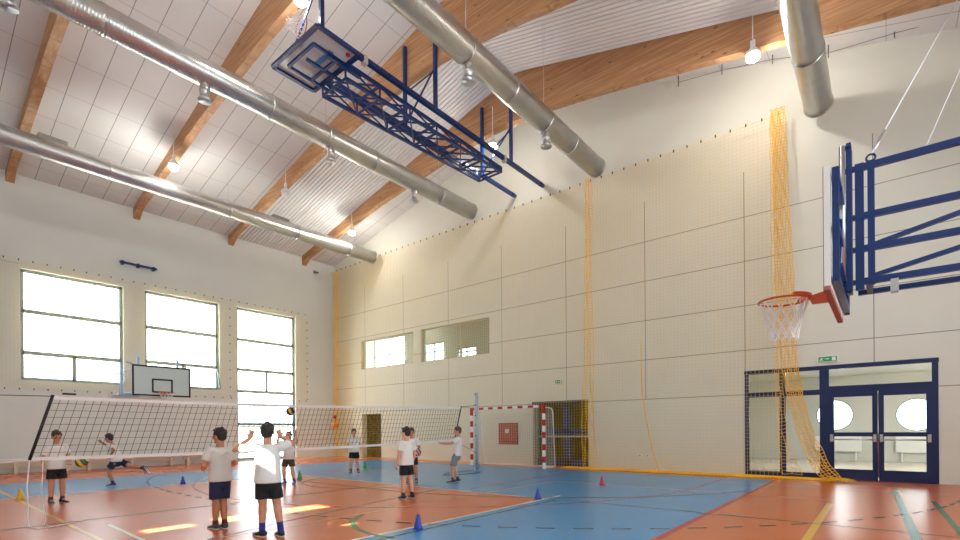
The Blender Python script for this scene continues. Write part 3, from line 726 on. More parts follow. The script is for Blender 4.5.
# near hoop
t = thing('basketball_hoop', (6.2, -1.0, 2.3), 'large blue framed basketball hoop with orange rim at the right edge', 'basketball hoop')
BY = .4
bd = MB().box((5.32, BY-.05, 2.56), (7.08, BY, 3.62)).build('backboard', M_WHITE, t)
m = MB()
for a, b in (((5.32,2.56),(7.08,2.56)), ((5.32,3.6),(7.08,3.6)), ((5.34,2.56),(5.34,3.62)), ((7.06,2.56),(7.06,3.62)), ((5.9,2.7),(6.5,2.7)), ((5.9,3.15),(6.5,3.15)), ((5.9,2.7),(5.9,3.15)), ((6.5,2.7),(6.5,3.15))):
    m.bar((a[0], BY+.002, a[1]), (b[0], BY+.002, b[1]), .05, .004, up=(0,1,0))
m.build('markings', M_BLACK, bd)
MB().box((5.3, BY-.045, 2.525), (7.1, BY+.005, 2.56)).build('edge_padding', mat('salmon_pad', (170, 104, 94), .6), bd)
m = MB()
for x in (5.36, 7.04): m.bar((x, BY-.085, 2.6), (x, BY-.085, 3.6), .05, .06)
for z in (2.64, 3.1, 3.56): m.bar((5.34, BY-.085, z), (7.06, BY-.085, z), .05, .06)
m.bar((5.5, BY-.09, 2.65), (6.1, BY-.09, 3.5), .03); m.bar((6.9, BY-.09, 2.65), (6.3, BY-.09, 3.5), .03)
m.build('board_frame', M_BLUEMETAL, t)
RC = Vector((6.09, BY+.41, 2.655))
o = MB().torus(RC, (0,0,1), .232, .011).build('rim', M_ORIM, t)
m = MB(); m.box((6.0, BY, 2.56), (6.24, BY+.012, 2.72)); m.add([(6.01,BY,2.6),(6.23,BY,2.6),(6.2,BY+.17,2.6),(6.04,BY+.17,2.6),(6.01,BY,2.69),(6.23,BY,2.69),(6.2,BY+.17,2.66),(6.04,BY+.17,2.66)], [(0,3,2,1),(4,5,6,7),(0,1,5,4),(1,2,6,5),(2,3,7,6),(3,0,4,7)])
m.loft([[RC+Vector((math.cos(a)*q, math.sin(a)*q, zz)) for q, zz in ((.2, -.005), (.25, -.005), (.25, .035), (.2, .035))] for a in [R(-150+i*10) for i in range(13)]], 0, True, False)
m.build('bracket', M_ORIM, o)
rim_net(MB(), RC+Vector((0, 0, -.01)), .22, .4).build('hoop_net', M_WCORD, o)
m = MB()
for x in (6.08, 6.22): m.bar((x, .25, 2.65), (x, .25, 4.08), .045, .045)
m.bar((6.04, .25, 4.08), (6.26, .25, 4.08), .04); m.bar((6.08, .25, 2.66), (6.22, .25, 2.66), .04); m.bar((6.08, .25, 4.07), (6.08, .32, 4.07), .04);
for z in (2.74, 3.06, 3.38, 3.86): m.bar((6.13, .14, z), (6.13, .3, z), .045)
for z in (2.8, 3.5): m.bar((5.6, BY-.1, z), (6.8, BY-.1, z), .04)
m.build('height_carriage', M_BLUEMETAL, t)
MB().tube([(6.0, .3, 2.8), (6.0, .3, 4.06)], .026, 12).build('slide_rail', M_STEEL, t)
m = MB(); AX = 6.13
m.bar((AX, .17, 2.66), (AX, .17, 3.9), .07, .04)
for z in (3.86, 3.38, 3.06, 2.74): m.bar((AX, .2, z), (AX, -4.98, z), .05, .06)
m.bar((AX+.5, .2, 2.74), (AX+.5, -4.98, 2.74), .05); m.bar((AX, .1, 2.74), (AX+.5, .1, 2.74), .05);
for y in (.08, -1.3, -2.7, -4.1): m.bar((AX, y, 2.7), (AX, y, 3.9), .055)
for y0, y1 in ((.08, -1.3), (-1.3, -2.7), (-2.7, -4.1)): m.bar((AX, y0, 3.08), (AX, y1, 3.4), .04); m.bar((AX, y0, 2.78), (AX, y1, 3.08), .04)
m.box((AX-.1, -5.0, 2.5), (AX+.6, -4.9, 4.0))
m.build('wall_arm', M_BLUEMETAL, t)
MB().torus((AX, .08, 3.93), (1,0,0), .035, .01, 16, 6).build('eye_bolt', M_BLUEMETAL, t)
MB().tube([(AX, .08, 3.96), (13.4, -1.22, 9.72)], .008, 6).build('cable', M_WCORD, t)
a = Vector((AX, .08, 3.96)); d = (Vector((13.4, -1.22, 9.72))-a).normalized()
MB().tube([a+d*.15, a+d*.75], .016, 8).build('turnbuckle', M_STEEL, t)
MB().tube([(AX, -.32, 3.9), (13.4, -1.72, 9.62)], .005, 6).build('cable', M_WCORD, t)
MB().box((6.1, -.12, 2.6), (6.2, -.06, 2.72)).build('stop_bracket', M_STEEL, t)
# far hoop
HY_ = 19.4; HX = 6.32
t = thing('basketball_hoop', (HX, 20.8, 2.3), 'white basketball board with black outline on the far wall, above the volleyball net', 'basketball hoop')
bd = MB().box((HX-.9, HY_, 2.55), (HX+.9, HY_+.03, 3.6)).build('backboard', mat('board_grey', (206, 216, 212), .4), t)
m = MB(); E2 = .03
for a, b in (((-.9+E2,2.55+E2),(.9-E2,2.55+E2)), ((-.9+E2,3.6-E2),(.9-E2,3.6-E2)), ((-.9+E2,2.55),(-.9+E2,3.6)), ((.9-E2,2.55),(.9-E2,3.6)), ((-.295,2.7),(.295,2.7)), ((-.295,3.13),(.295,3.13)), ((-.295,2.68),(-.295,3.15)), ((.295,2.68),(.295,3.15))):
    m.bar((HX+a[0], HY_-.003, a[1]), (HX+b[0], HY_-.003, b[1]), .055, .006, up=(0,1,0))
m.build('markings', M_BLACK, bd)
o = MB().torus((HX, HY_-.38, 2.66), (0,0,1), .225, .013, 24, 6).box((HX-.08, HY_-.16, 2.6), (HX+.08, HY_, 2.68)).build('rim', M_ORIM, t)
rim_net(MB(), (HX, HY_-.38, 2.65), .22, .3).build('hoop_net', M_WCORD, o)
m = MB()
for x in (-.75, .75):
    for z in (2.7, 3.5): m.tube([(HX+x, HY_+.04, z), (HX+x, YF-.02, z)], .03, 8)
m.tube([(HX-.75, HY_+.06, 3.5), (HX-.75, YF-.1, 2.7)], .02, 8); m.tube([(HX+.75, HY_+.06, 3.5), (HX+.75, YF-.1, 2.7)], .02, 8)
for z in (2.7, 3.5): m.tube([(HX-.75, YF-.06, z), (HX+.75, YF-.06, z)], .03, 8); m.tube([(HX-.75, HY_+.1, z), (HX+.75, HY_+.1, z)], .03, 8)
m.build('wall_arm', M_WHITEMETAL, t)
m = MB(); m.bar((HX-1.0, HY_+.25, 3.68), (HX-.8, HY_+.25, 3.62), .05); m.bar((HX-.7, HY_+.08, 3.55), (HX-.7, HY_+.08, 3.85), .06); m.bar((HX+.5, HY_+.08, 3.55), (HX+.5, HY_+.08, 3.85), .06); m.bar((HX-.85, HY_+.08, 2.7), (HX-.85, HY_+.08, 3.5), .06); m.bar((HX+.85, HY_+.08, 2.7), (HX+.85, HY_+.08, 3.5), .06)
m.bar((HX-1.05, HY_+.6, 2.55), (HX-1.05, HY_+.6, 3.7), .16, .06); m.bar((HX-1.1, HY_+.6, 2.6), (HX-.6, HY_+.3, 2.6), .1); m.build('board_frame', mat('light_blue_steel', (150, 182, 214), .4), t)

# ceiling-hung folding hoop
RY0, RY1, RZ = 9.44, 10.66, 10.07; CY_ = (RY0+RY1)/2
t = thing('basketball_hoop', (10, CY_, 9.4), 'dark blue folding basketball frame hanging folded under the roof', 'basketball hoop')
m = MB()
for y in (RY0, RY1): m.bar((6.3, y, RZ), (15.2, y, RZ), .1, .12)
m.build('support_rail', M_BLUEMETAL, t)
for x in (6.2, 9.74, 13.28):
    for y in (RY0, RY1):
        if x < 7 and y == RY1: continue
        m = MB(); m.bar((x, y, RZ-.05), (x, y, 12.4), .09); m.build('hanger_post', M_BLUEMETAL, t)
    MB().bar((x, RY1, RZ+.05), (x, RY0, RZ+1.2), .035).bar((x, RY0+.04, RZ+1.1), (x-.9, RY0+.04, RZ+.1), .035).build('brace', M_BLUEMETAL, t)
m = MB(); A0, A1 = 6.95, 13.0; Za, Zb = 9.86, 9.5
ya, yb = CY_-.42, CY_+.5
for y in (ya, yb): m.bar((A0, y, Za), (A1, y, Za), .07); m.bar((A0, y, Zb), (A1, y, Za-.12), .07)
xs = [A0+(A1-A0)*i/6 for i in range(7)]
def zb(x): return Zb+(Za-.12-Zb)*(x-A0)/(A1-A0)
for i, x in enumerate(xs):
    m.bar((x, ya, Za), (x, yb, Za), .05); m.bar((x, ya, zb(x)), (x, yb, zb(x)), .045)
    for y in (ya, yb): m.bar((x, y, Za), (x, y, zb(x)), .035)
    if i < 6:
        x2 = xs[i+1]
        m.bar((x, ya, zb(x)), (x2, yb, zb(x2)), .035); m.bar((x, yb, Za), (x2, ya, Za), .035); m.bar((x, yb, zb(x)), (x2, ya, zb(x2)), .03)
        for y in (ya, yb): m.bar((x, y, Za), (x2, y, zb(x2)), .03)
m.build('folding_truss', M_BLUEMETAL, t)
for x in (7.35, 12.9):
    for y in (RY0, RY1): MB().box((x-.05, y-.07, RZ-.12), (x+.05, y+.07, RZ+.08)).build('clamp', mat('pale_plate', (205, 200, 185), .5), t)
BZ = 9.84; bx0, bx1, by0, by1 = 5.9, 6.97, CY_-.92, CY_+.92
bd = MB().box((bx0, by0, BZ), (bx1, by1, BZ+.02)).build('backboard', mat('clear_board', (214, 214, 214), .25), t)
m = MB()
for a, b in (((bx0, by0), (bx1, by0)), ((bx0, by1), (bx1, by1)), ((bx0, by0), (bx0, by1)), ((bx1, by0), (bx1, by1))): m.bar((*a, BZ-.03), (*b, BZ-.03), .09, .06)
for a, b in (((bx0+.16, by0+.4), (bx1+.3, by0+.4)), ((bx0+.16, by1-.4), (bx1+.3, by1-.4)), ((bx0+.16, by0+.4), (bx0+.16, by1-.4)), ((bx0+.3, CY_), (bx1+.2, CY_)), ((bx0+.75, by0+.4), (bx0+.75, by1-.4))): m.bar((*a, BZ-.12), (*b, BZ-.12), .06)
m.bar((bx0+.5, CY_-.5, BZ-.16), (bx0+1.4, CY_-.5, BZ-.16), .1, .05)
m.build('board_frame', M_BLUEMETAL, t)
m = MB(); m.bar((bx0+.62, CY_+.2, BZ-.012), (bx0+.62, CY_-.5, BZ-.012), .12, .02); m.build('blue_patch', mat('light_blue_patch', (92, 140, 200), .5), bd)
MB().tube([(bx0+.9, CY_-.72, BZ-.04), (bx0+.9, CY_-.72, BZ-.01)], .05, 14).build('red_knob', M_RED, bd)
rc = Vector((bx0+.12, CY_-.1, BZ+.42))
o = MB().torus(rc, (1,0,0), .225, .012).box((bx0+.1, CY_-.16, BZ), (bx0+.14, CY_-.04, BZ+.2)).build('rim', M_ORIM, t)
rim_net(MB(), rc, .22, .3, (-1, 0, -.15)).build('hoop_net', M_WCORD, o)
MB().tube([(14.98, RY0, RZ), (15.24, RY0, RZ)], .07, 10).tube([(14.98, RY1, RZ), (15.24, RY1, RZ)], .07, 10).build('wall_anchor', M_BLUEMETAL, t)

# ---------------------------------------------------------------- volleyball net and post
VY = 10.2
t = thing('volleyball_net', (6.5, VY, .9), 'long white volleyball net with black mesh stretched across the court', 'net')
TL, TR, BL_, BR = Vector((1.78, VY, 1.9)), Vector((11.56, VY, 2.03)), Vector((1.50, VY, .9)), Vector((11.24, VY, .98))
def VP(u, v):
    s = -.05*math.sin(math.pi*u)
    return (TL.lerp(TR, u)+Vector((0, 0, s))).lerp(BL_.lerp(BR, u)+Vector((0, 0, s)), v)
m = MB(); NU, NV = 90, 9
for i in range(NU+1): m.bar(VP(i/NU, .03), VP(i/NU, .97), .006)
for j in range(1, NV):
    m.tube([VP(i/30, j/NV) for i in range(31)], .003, 4, smooth=False)
m.build('mesh', M_NCORD, t)
def band(v0, v1, nm):
    m = MB()
    for i in range(30):
        a, b, c, d = VP(i/30, v0), VP((i+1)/30, v0), VP((i+1)/30, v1), VP(i/30, v1); e = Vector((0, .006, 0))
        m.add([a-e, b-e, c-e, d-e, a+e, b+e, c+e, d+e], [(0,1,2,3), (7,6,5,4), (0,4,5,1), (2,6,7,3)])
    return m.build(nm, M_WCORD, t)
band(0, .055, 'top_band'); band(.955, 1.01, 'bottom_band')
MB().tube([VP(0, -.02), VP(0, 1.0)], .022, 8).build('side_rod', M_BLACK, t); MB().tube([VP(1, -.02), VP(1, 1.0)], .02, 8).build('side_rod', M_BLACK, t)
MB().bar(VP(.012, .0)+Vector((0, -.01, .045)), VP(.03, .0)+Vector((0, -.01, .045)), .01, .03).build('logo_tag', M_BLACK, t)['label'] = 'small dark maker tag on the tape'
PX = 12.32
MB().tube([VP(1, 0), (PX, VY, 2.1)], .008, 6).build('guy_rope', M_NCORD, t); MB().tube([VP(1, 1), (PX, VY, .55), (PX, VY, .3)], .006, 6).build('guy_rope', M_NCORD, t)
LP = (-.6, VY)
MB().tube([VP(0, 0), (*LP, 1.86)], .006, 6).build('guy_rope', M_NCORD, t); MB().tube([VP(0, 1), (*LP, .78)], .012, 6).tube([VP(0, .97), (*LP, .86)], .006, 6).build('guy_rope', M_WCORD, t)
MB().tube([(1.5, VY, .9), (1.47, VY, .5), (1.45, VY-.2, .2), (1.34, VY-1.0, .012), (1.4, VY-1.3, .012), (1.8, VY-1.1, .012)], .008, 6).build('hanging_cord', M_WCORD, t)
MB().tube([(1.66, VY, .9), (1.64, VY+.02, .3), (1.62, VY-.4, .012), (1.5, VY-1.0, .012), (1.6, VY-1.25, .012), (1.95, VY-1.0, .012)], .006, 6).build('hanging_cord', M_WCORD, t)
MB().tube([(12.3, VY, .3), (12.0, VY-.1, .02), (11.0, VY+.1, .012), (10.4, VY-.3, .012), (10.6, VY-.6, .012), (11.6, VY-.7, .012), (12.2, VY-.3, .012)], .008, 6).build('trailing_cord', M_NCORD, t)
def vpost(x, y, lb):
    t = thing('volleyball_post', (x, y, 0), lb, 'post')
    MB().tube([(x, y, .0), (x, y, 2.52)], .055, 20).build('pole', mat('pale_blue_steel', (176, 196, 204), .35, metal=.3), t)
    MB().tube([(x, y, 0), (x, y, .02)], .1, 20).build('floor_plate', M_STEEL, t)
    m = MB()
    for z in (.3, .55, 1.1, 1.45, 1.75, 2.1, 2.45): m.box((x-.075, y-.02, z), (x-.04, y+.02, z+.03))
    m.build('hooks', M_NAVY, t)
vpost(PX, VY, 'pale blue volleyball post standing between the net and the handball goal')
vpost(-.6, VY, 'pale blue volleyball post beyond the left end of the net')

# ---------------------------------------------------------------- handball goal
GXp = 14.02; gy0, gy1 = 8.72, 11.88; g = thing('handball_goal', (GXp+.4, 10.3, 0), 'handball goal with red and white striped posts by the right wall', 'goal')
GXL = 14.05
def striped(p, q, w, n, start):
    p = Vector(p); q = Vector(q); m = MB()
    for i in range(n): m.bar(p.lerp(q, i/n), p.lerp(q, (i+1)/n), w, mi=(i+start) % 2)
    return m
H_G = 2.04
striped((GXp, gy0, 0), (GXp, gy0, H_G), .08, 10, 0).build('goal_post', [M_WHITE, M_RED], g); striped((GXL, gy1, 0), (GXL, gy1, H_G), .08, 10, 0).build('goal_post', [M_WHITE, M_RED], g)
striped((GXp, gy0-.04, H_G+.04), (GXL, gy1+.04, H_G+.04), .08, 15, 1).build('crossbar', [M_WHITE, M_RED], g)
for y in (gy0, gy1):
    m = MB(); m.tube([(GXp, y, H_G), (GXp+.34, y, H_G), (GXp+.52, y, H_G-.04), (GXp+.58, y, H_G-.16), (GXp+.7, y, .03)], .02, 8); m.tube([(GXp, y, .03), (GXp+.7, y, .03)], .02, 8); m.build('side_frame', M_WHITEMETAL, g)
MB().tube([(GXp+.7, gy0, .03), (GXp+.7, gy1, .03)], .02, 8).build('rear_bar', M_WHITEMETAL, g)
m = MB()
def gp(u, k): return Vector((GXp+.58+.12*k, gy0+(gy1-gy0)*u, H_G-.16-(H_G-.2)*k))
for i in range(33): m.bar(gp(i/32, 0), gp(i/32, 1), .004)
for j in range(20): m.bar(gp(0, j/19), gp(1, j/19), .004)
for y in (gy0, gy1):
    for i in range(9): m.bar((GXp+.06*i+.04, y, H_G), (GXp+.08*i+.04, y, .05), .005)
    for j in range(20): z = .05+j*.1; m.bar((GXp, y, z), (GXp+.7-(z/H_G)*.14, y, z), .005)
m.build('goal_net', mat('grey_cord', (196, 196, 190), .8), g)
# dark net in the goal recess
t = thing('divider_net', (XR-.15, 8.75, 0), 'dark divider net hanging across the recess beside the goal', 'net')
m = MB(); y = 7.76
while y < 9.9: m.bar((XR-.12, y, .02), (XR-.12, y, 2.26), .008); y += .1
z = .05
while z < 2.28: m.bar((XR-.12, 7.76, z), (XR-.12, 9.88, z), .008); z += .1
m.build('mesh', mat('black_cord', (30, 32, 34), .8), t); MB().box((XR-.14, 7.75, 2.22), (XR-.02, 9.9, 2.3)).build('top_rail', mat('dark_rail', (86, 84, 76), .5), t)

# ---------------------------------------------------------------- cones
def cone(x, y, h, rgb, nm, lb):
    t = thing('training_cone', (x, y, 0), lb, 'cone', 'small training cones on the floor'); mt = mat('cone_'+nm, rgb, .4)
    s = h/.2
    MB().tube([(x, y, .012), (x, y, .03), (x, y, h-.01), (x, y, h)], [.062*s, .056*s, .018*s, .012*s], 20).build('body', mt, t)
    MB().tube([(x, y, 0), (x, y, .012)], .078*s, 20).build('base', mt, t)
cone(1.82, 13.35, .21, (232, 178, 24), 'yellow', 'yellow training cone at the left edge, on the edge of the blue band')
cone(4.91, 13.72, .2, (24, 62, 168), 'blue', 'blue training cone beyond the net, between two people')
cone(4.57, 4.81, .2, (24, 62, 168), 'blue', 'blue training cone nearest the camera, on the white line')
cone(7.9, 5.06, .2, (24, 62, 168), 'blue', 'blue training cone at the corner of the orange court')
cone(10.75, 5.11, .2, (190, 32, 48), 'red', 'red training cone on the blue floor before the right wall')
cone(10.78, 14.0, .26, (30, 140, 96), 'green', 'green training cone beyond the net, right of the person near the dark recess')
cone(7.32, 12.35, .24, (60, 150, 110), 'pale_green', 'green training cone behind the leg of the person catching the ball')
tag(MB().torus((10.55, 13.6, .012), (0,0,1), .13, .012, 24, 6).build('flat_ring', mat('lime_ring', (120, 190, 60), .5)), 'lime green flat ring on the blue floor beside the green cone', 'ring')

# ---------------------------------------------------------------- people
def remeshed(mb, name, mt, parent, voxel, rot, sc, smooth=4):
    """fuse overlapping shapes into one continuous surface"""
    me = bpy.data.meshes.new(name); me.from_pydata(mb.v, [], mb.f); me.update()
    tmp = bpy.data.objects.new(name, me); SC.collection.objects.link(tmp)
    r = tmp.modifiers.new('r', 'REMESH'); r.mode = 'VOXEL'; r.voxel_size = voxel; r.use_smooth_shade = True
    s = tmp.modifiers.new('s', 'SMOOTH'); s.factor = .5; s.iterations = smooth
    bpy.context.view_layer.update()
    dg = bpy.context.evaluated_depsgraph_get(); new = bpy.data.meshes.new_from_object(tmp.evaluated_get(dg))
    bpy.data.objects.remove(tmp); new.name = name
    new.transform(rot @ Matrix.Scale(sc, 4)); new.materials.clear(); new.materials.append(mt)
    for p in new.polygons: p.use_smooth = True; p.material_index = 0
    o = bpy.data.objects.new(name, new); SC.collection.objects.link(o); o.parent = parent
    return o
SKINS = {0: mat('skin_light', (222, 170, 142), .5, spec=.3), 1: mat('skin_tan', (190, 132, 100), .5, spec=.3), 2: mat('skin_mid', (205, 150, 120), .5, spec=.3)}
def hand(m, w, d, nrm, side, curl=.35, spread=.22):
    """w wrist, d direction of fingers, nrm palm normal (direction the fingers curl to), side = thumb side vector sign"""
    w = Vector(w); d = Vector(d).normalized(); n = Vector(nrm); n = (n-d*n.dot(d)).normalized(); sd = d.cross(n)*side
    pl = .062; m.tube([w-d*.01, w+d*.02, w+d*pl], [(.014, .019), (.013, .027), (.011, .031)], 10, dome=True, ref=n)
    for k, (off, ln) in enumerate(((.023, .052), (.008, .060), (-.008, .055), (-.022, .043))):
        base = w+d*(pl-.008)+sd*off; dd = (d+sd*off/.023*spread).normalized(); pts = [base]; ang = 0
        for s_, l in enumerate((.42, .32, .26)):
            ang += curl*(.6+.3*s_); v = dd*math.cos(ang)+n*math.sin(ang); pts.append(pts[-1]+v*ln*l)
        m.tube(pts, [.0085, .008, .0075, .0065], 8, dome=True)
    b = w+d*.016+sd*.02; td = (d*.6+sd*.75+n*.25).normalized()
    m.tube([b, b+td*.026, b+td*.045+d*.012], [.0105, .0095, .008], 8, dome=True)
def V(*a): return Vector(a)
def person(loc, heading, H, label, skin, tee, shorts, sock, shoe, hair, P, pattern=None, socklen=.05, shortlen=.5, lift=0, longhair=0):
    """local frame: +y the way the child faces, +x its right; authored for a 1.38 m child"""
    t = thing('person', (loc[0], loc[1], 0), label, 'person'); t['label'] = label
    sc = H/1.38; rot = Matrix.Rotation(R(heading-90), 4, 'Z')
    g = dict(hip=V(0,0,.70), chest=V(0,0,1.0), neck=V(0,-.005,1.125), head=V(0,.012,1.262), look=0, tilt=0,
             Rs=V(.138,0,1.075), Ls=V(-.138,0,1.075), Rh=V(.07,0,.69), Lh=V(-.07,0,.69),
             Rk=V(.085,.015,.385), Lk=V(-.085,.015,.385), Ra=V(.09,-.01,.075), La=V(-.09,-.01,.075), Rt=V(.03,.15,0), Lt=V(-.03,.15,0),
             Re=V(.20,-.02,.86), Le=V(-.20,-.02,.86), Rw=V(.215,.06,.67), Lw=V(-.215,.06,.67),
             Rd=V(.0,.1,-1), Ld=V(0,.1,-1), Rn=V(-1,0,0), Ln=V(1,0,0), Rc=.35, Lc=.35)
    g.update(P)
    hip, chest, neck, head = g['hip'], g['chest'], g['neck'], g['head']
    m = MB()
    X = (1, 0, 0)
    m.tube([hip+V(0,0,-.06), hip+V(0,0,.02), hip.lerp(chest, .35), chest, chest.lerp(neck, .5), neck+V(0,0,-.02)], [(.08,.065), (.118,.085), (.1,.072), (.122,.082), (.11,.07), (.05,.05)], 16, dome=True, ref=X)
    m.tube([neck+V(0,0,-.05), neck+V(0,.0,.02), head+V(0,-.012,-.06)], [(.055,.055), (.048,.048), (.047,.048)], 12, ref=X)
    # head, turned by look and tilt
    hm = Matrix.Translation(head) @ Matrix.Rotation(R(g['look']), 4, 'Z') @ Matrix.Rotation(R(g['tilt']), 4, 'X')
    def hp(*a): return hm @ V(*a)
    hb = MB(); hb.ball((0, -.006, .018), (.069, .084, .092), nu=20, nv=14); hb.ball((0, .02, -.035), (.05, .055, .062), nu=16, nv=10); hb.ball((0, .062, -.078), (.022, .02, .02))
    hb.tube([(0, .082, .012), (0, .094, -.016), (0, .088, -.026)], [.009, .013, .012], 8, dome=True)
    for s_ in (-1, 1): hb.ball((s_*.07, -.004, -.004), (.011, .019, .028)); hb.ball((s_*.03, .068, -.02), (.018, .014, .016))
    hb.ball((0, .079, -.045), (.022, .011, .01))
    hb.v = [hm @ v for v in hb.v]; o = len(m.v); m.v += hb.v; m.f += [[i+o for i in f_] for f_ in hb.f]; m.m += hb.m; m.smooth += hb.smooth
    for s_ in ('R', 'L'):
        sg = 1 if s_ == 'R' else -1
        sh, el, wr = g[s_+'s'], g[s_+'e'], g[s_+'w']
        m.tube([chest+V(sg*.05,0,.06), sh, sh.lerp(el, .5), el, el.lerp(wr, .3), wr], [.05, .043, .036, .03, .031, .02], 12, dome=True)
        hand(m, wr, g[s_+'d'], g[s_+'n'], -sg if True else sg, g[s_+'c'])
        h_, k, a, tt = g[s_+'h'], g[s_+'k'], g[s_+'a'], g[s_+'t']
        m.tube([h_+V(-h_.x*.25,0,-.01), h_+V(0,0,-.07), h_.lerp(k, .5), k, k.lerp(a, .3), k.lerp(a, .7), a], [.05, .066, .064, .047, .05, .037, .03], 14, dome=True)
        tv = V(tt.x, tt.y, 0).normalized() if 'tv'+s_ not in g else g['tv'+s_]
        m.tube([a, a+tv*.04+V(0,0,-.035), a+tv*.11+V(0,0,-.05)], [.03, .028, .02], 10, dome=True)
    remeshed(m, 'body', SKINS[skin], t, .006, rot, sc, 3)
    # face details
    def small(nm, mb, mt):
        mb.v = [rot @ (hm @ v) * sc for v in mb.v]; o = mb.build(nm, mt, None, origin=(0,0,0)); o.parent = t; o.location = (0,0,0); return o
    for s_ in (-1, 1):
        small('eye', MB().ball((s_*.027, .0745, .004), (.011, .006, .007), nu=10, nv=6), mat('eye_dark', (38, 28, 24), .25))
        small('eyebrow', MB().tube([(s_*.014, .083, .022), (s_*.03, .08, .027), (s_*.043, .07, .022)], .003, 6), hair)
    small('mouth', MB().ball((0, .0885, -.046), (.017, .004, .004), nu=10, nv=6), mat('lip', (170, 92, 84), .5))
    # hair
    hb = MB(); hb.ball((0, -.016, .034), (.077, .088, .092), nu=18, nv=12); hb.ball((0, -.04, -.005), (.068, .058, .062), nu=14, nv=10); hb.ball((0, .045, .085), (.058, .035, .028), nu=12, nv=8)
    for s_ in (-1, 1): hb.ball((s_*.063, .01, .04), (.016, .035, .035))
    rnd = random.Random(len(label))
    for k in range(26):
        a = rnd.uniform(0, 6.28); e = rnd.uniform(.2, 1.4); p = V(.07*math.cos(a)*math.cos(e), -.016+.08*math.sin(a)*math.cos(e), .036+.088*math.sin(e)); hb.ball(p, .016, nu=8, nv=6)
    hb.v = [hm @ v for v in hb.v]
    # keep the face clear
    fm = MB(); fm.v = hb.v; fm.f = hb.f; fm.m = hb.m; fm.smooth = hb.smooth
    remeshed(fm, 'hair', hair, t, .008, rot, sc, 2)
    # shirt
    m = MB(); lo = hip+V(0,0,-.05)
    m.tube([lo, lo+V(0,0,.03), hip.lerp(chest, .4), chest+V(0,0,-.02), chest.lerp(neck, .45), neck+V(0,0,-.045), neck+V(0,0,-.01)], [(.156,.12), (.157,.12), (.142,.108), (.142,.1), (.13,.088), (.085,.066), (.058,.055)], 20, ref=X)
    for s_ in ('R', 'L'):
        sg = 1 if s_ == 'R' else -1; sh, el = g[s_+'s'], g[s_+'e']
        m.tube([chest+V(sg*.05,0,.05), sh+V(0,0,.004), sh.lerp(el, .4), sh.lerp(el, .68)], [.062, .058, .058, .062], 14, ref=None)
    for k in range(7):   # soft folds
        z = .03+.055*k; a = rnd.uniform(0, 6.28); c = hip.lerp(chest, z/.3 if z < .3 else 1)
        m.tube([c+V(.13*math.cos(a+q*.25), .1*math.sin(a+q*.25), rnd.uniform(-.01, .01)+.012*q) for q in range(6)], .008, 6)
    remeshed(m, 'shirt', tee, t, .008, rot, sc, 4)
    # shorts
    m = MB()
    m.tube([hip+V(0,0,.04), hip+V(0,0,0), hip+V(0,0,-.08)], [(.12,.09), (.138,.104), (.135,.103)], 18, ref=X, dome=True)
    for s_ in ('R', 'L'):
        h_, k = g[s_+'h'], g[s_+'k']
        q = shortlen
        m.tube([h_+V(0,0,.02), h_.lerp(k, .3*q/.5), h_.lerp(k, .75*q/.5), h_.lerp(k, 1.5*q)], [.07, .078, .084, .088 if q < .62 else .066], 16)
    remeshed(m, 'shorts', shorts, t, .009, rot, sc, 3)
    for s_ in ('R', 'L'):
        k, a, tt = g[s_+'k'], g[s_+'a'], g[s_+'t']
        tv = V(tt.x, tt.y, 0).normalized() if 'tv'+s_ not in g else g['tv'+s_].normalized()
        m = MB(); sh = (k-a).normalized(); dn = V(0,0,-1) if 'tv'+s_ not in g else -sh
        m.tube([a+dn*.02, a, a+sh*socklen], [.036, .036, .038], 12); m.v = [rot @ v*sc for v in m.v]; o = m.build('sock', sock, None, origin=(0,0,0)); o.parent = t; o.location = (0,0,0)
        m = MB(); side = tv.cross(dn).normalized()
        c = a+dn*.04
        m.tube([c-tv*.045+dn*-.006, c-tv*.02, c+tv*.04+dn*.002, c+tv*.1+dn*.012, c+tv*.14+dn*.016], [(.034,.036), (.034,.04), (.03,.044), (.022,.046), (.017,.034)], 12, dome=True, ref=dn)
        m.tube([a+dn*.05, a+dn*.005], [.046, .04], 12)
        remeshed(m, 'shoe', shoe, t, .007, rot, sc, 3)
        m = MB(); m.tube([c-tv*.062+dn*.03, c-tv*.03+dn*.031, c+tv*.05+dn*.031, c+tv*.12+dn*.031, c+tv*.16+dn*.028], [(.006,.026), (.006,.042), (.006,.046), (.006,.048), (.005,.026)], 12, ref=dn)
        m.v = [rot @ v*sc for v in m.v]; o = m.build('sole', mat('white_sole', (222, 222, 222), .6) if True else shoe, None, origin=(0,0,0)); o.parent = t; o.location = (0,0,0)
    return t
T_W = tee_mat('white_tee', (232, 230, 226)); T_G = tee_mat('pale_grey_tee', (214, 210, 204))
S_BK = tee_mat('black_shorts', (26, 27, 32)); S_NV = tee_mat('navy_shorts', (28, 38, 66)); S_OL = tee_mat('olive_shorts', (72, 74, 56)); S_GR = tee_mat('grey_shorts', (128, 136, 146))
H_BK = mat('black_hair', (26, 22, 22), .45, bump=.8, bscale=60); H_BR = mat('brown_hair', (74, 54, 42), .5, bump=.8, bscale=60)
H_DB = mat('dark_brown_hair', (44, 36, 36), .5, bump=.8, bscale=60)
SK_B = mat('blue_sock', (34, 44, 132), .8); SK_K = mat('black_sock', (28, 28, 32), .8); SK_R = mat('maroon_sock', (92, 28, 48), .8)
SH_K = mat('black_shoe', (26, 26, 32), .5); SH_B = mat('navy_shoe', (30, 62, 110), .5); SH_G = mat('grey_shoe', (62, 76, 84), .5)
CR, CF = -50.7, 39.3   # world headings: picture right, away from the camera
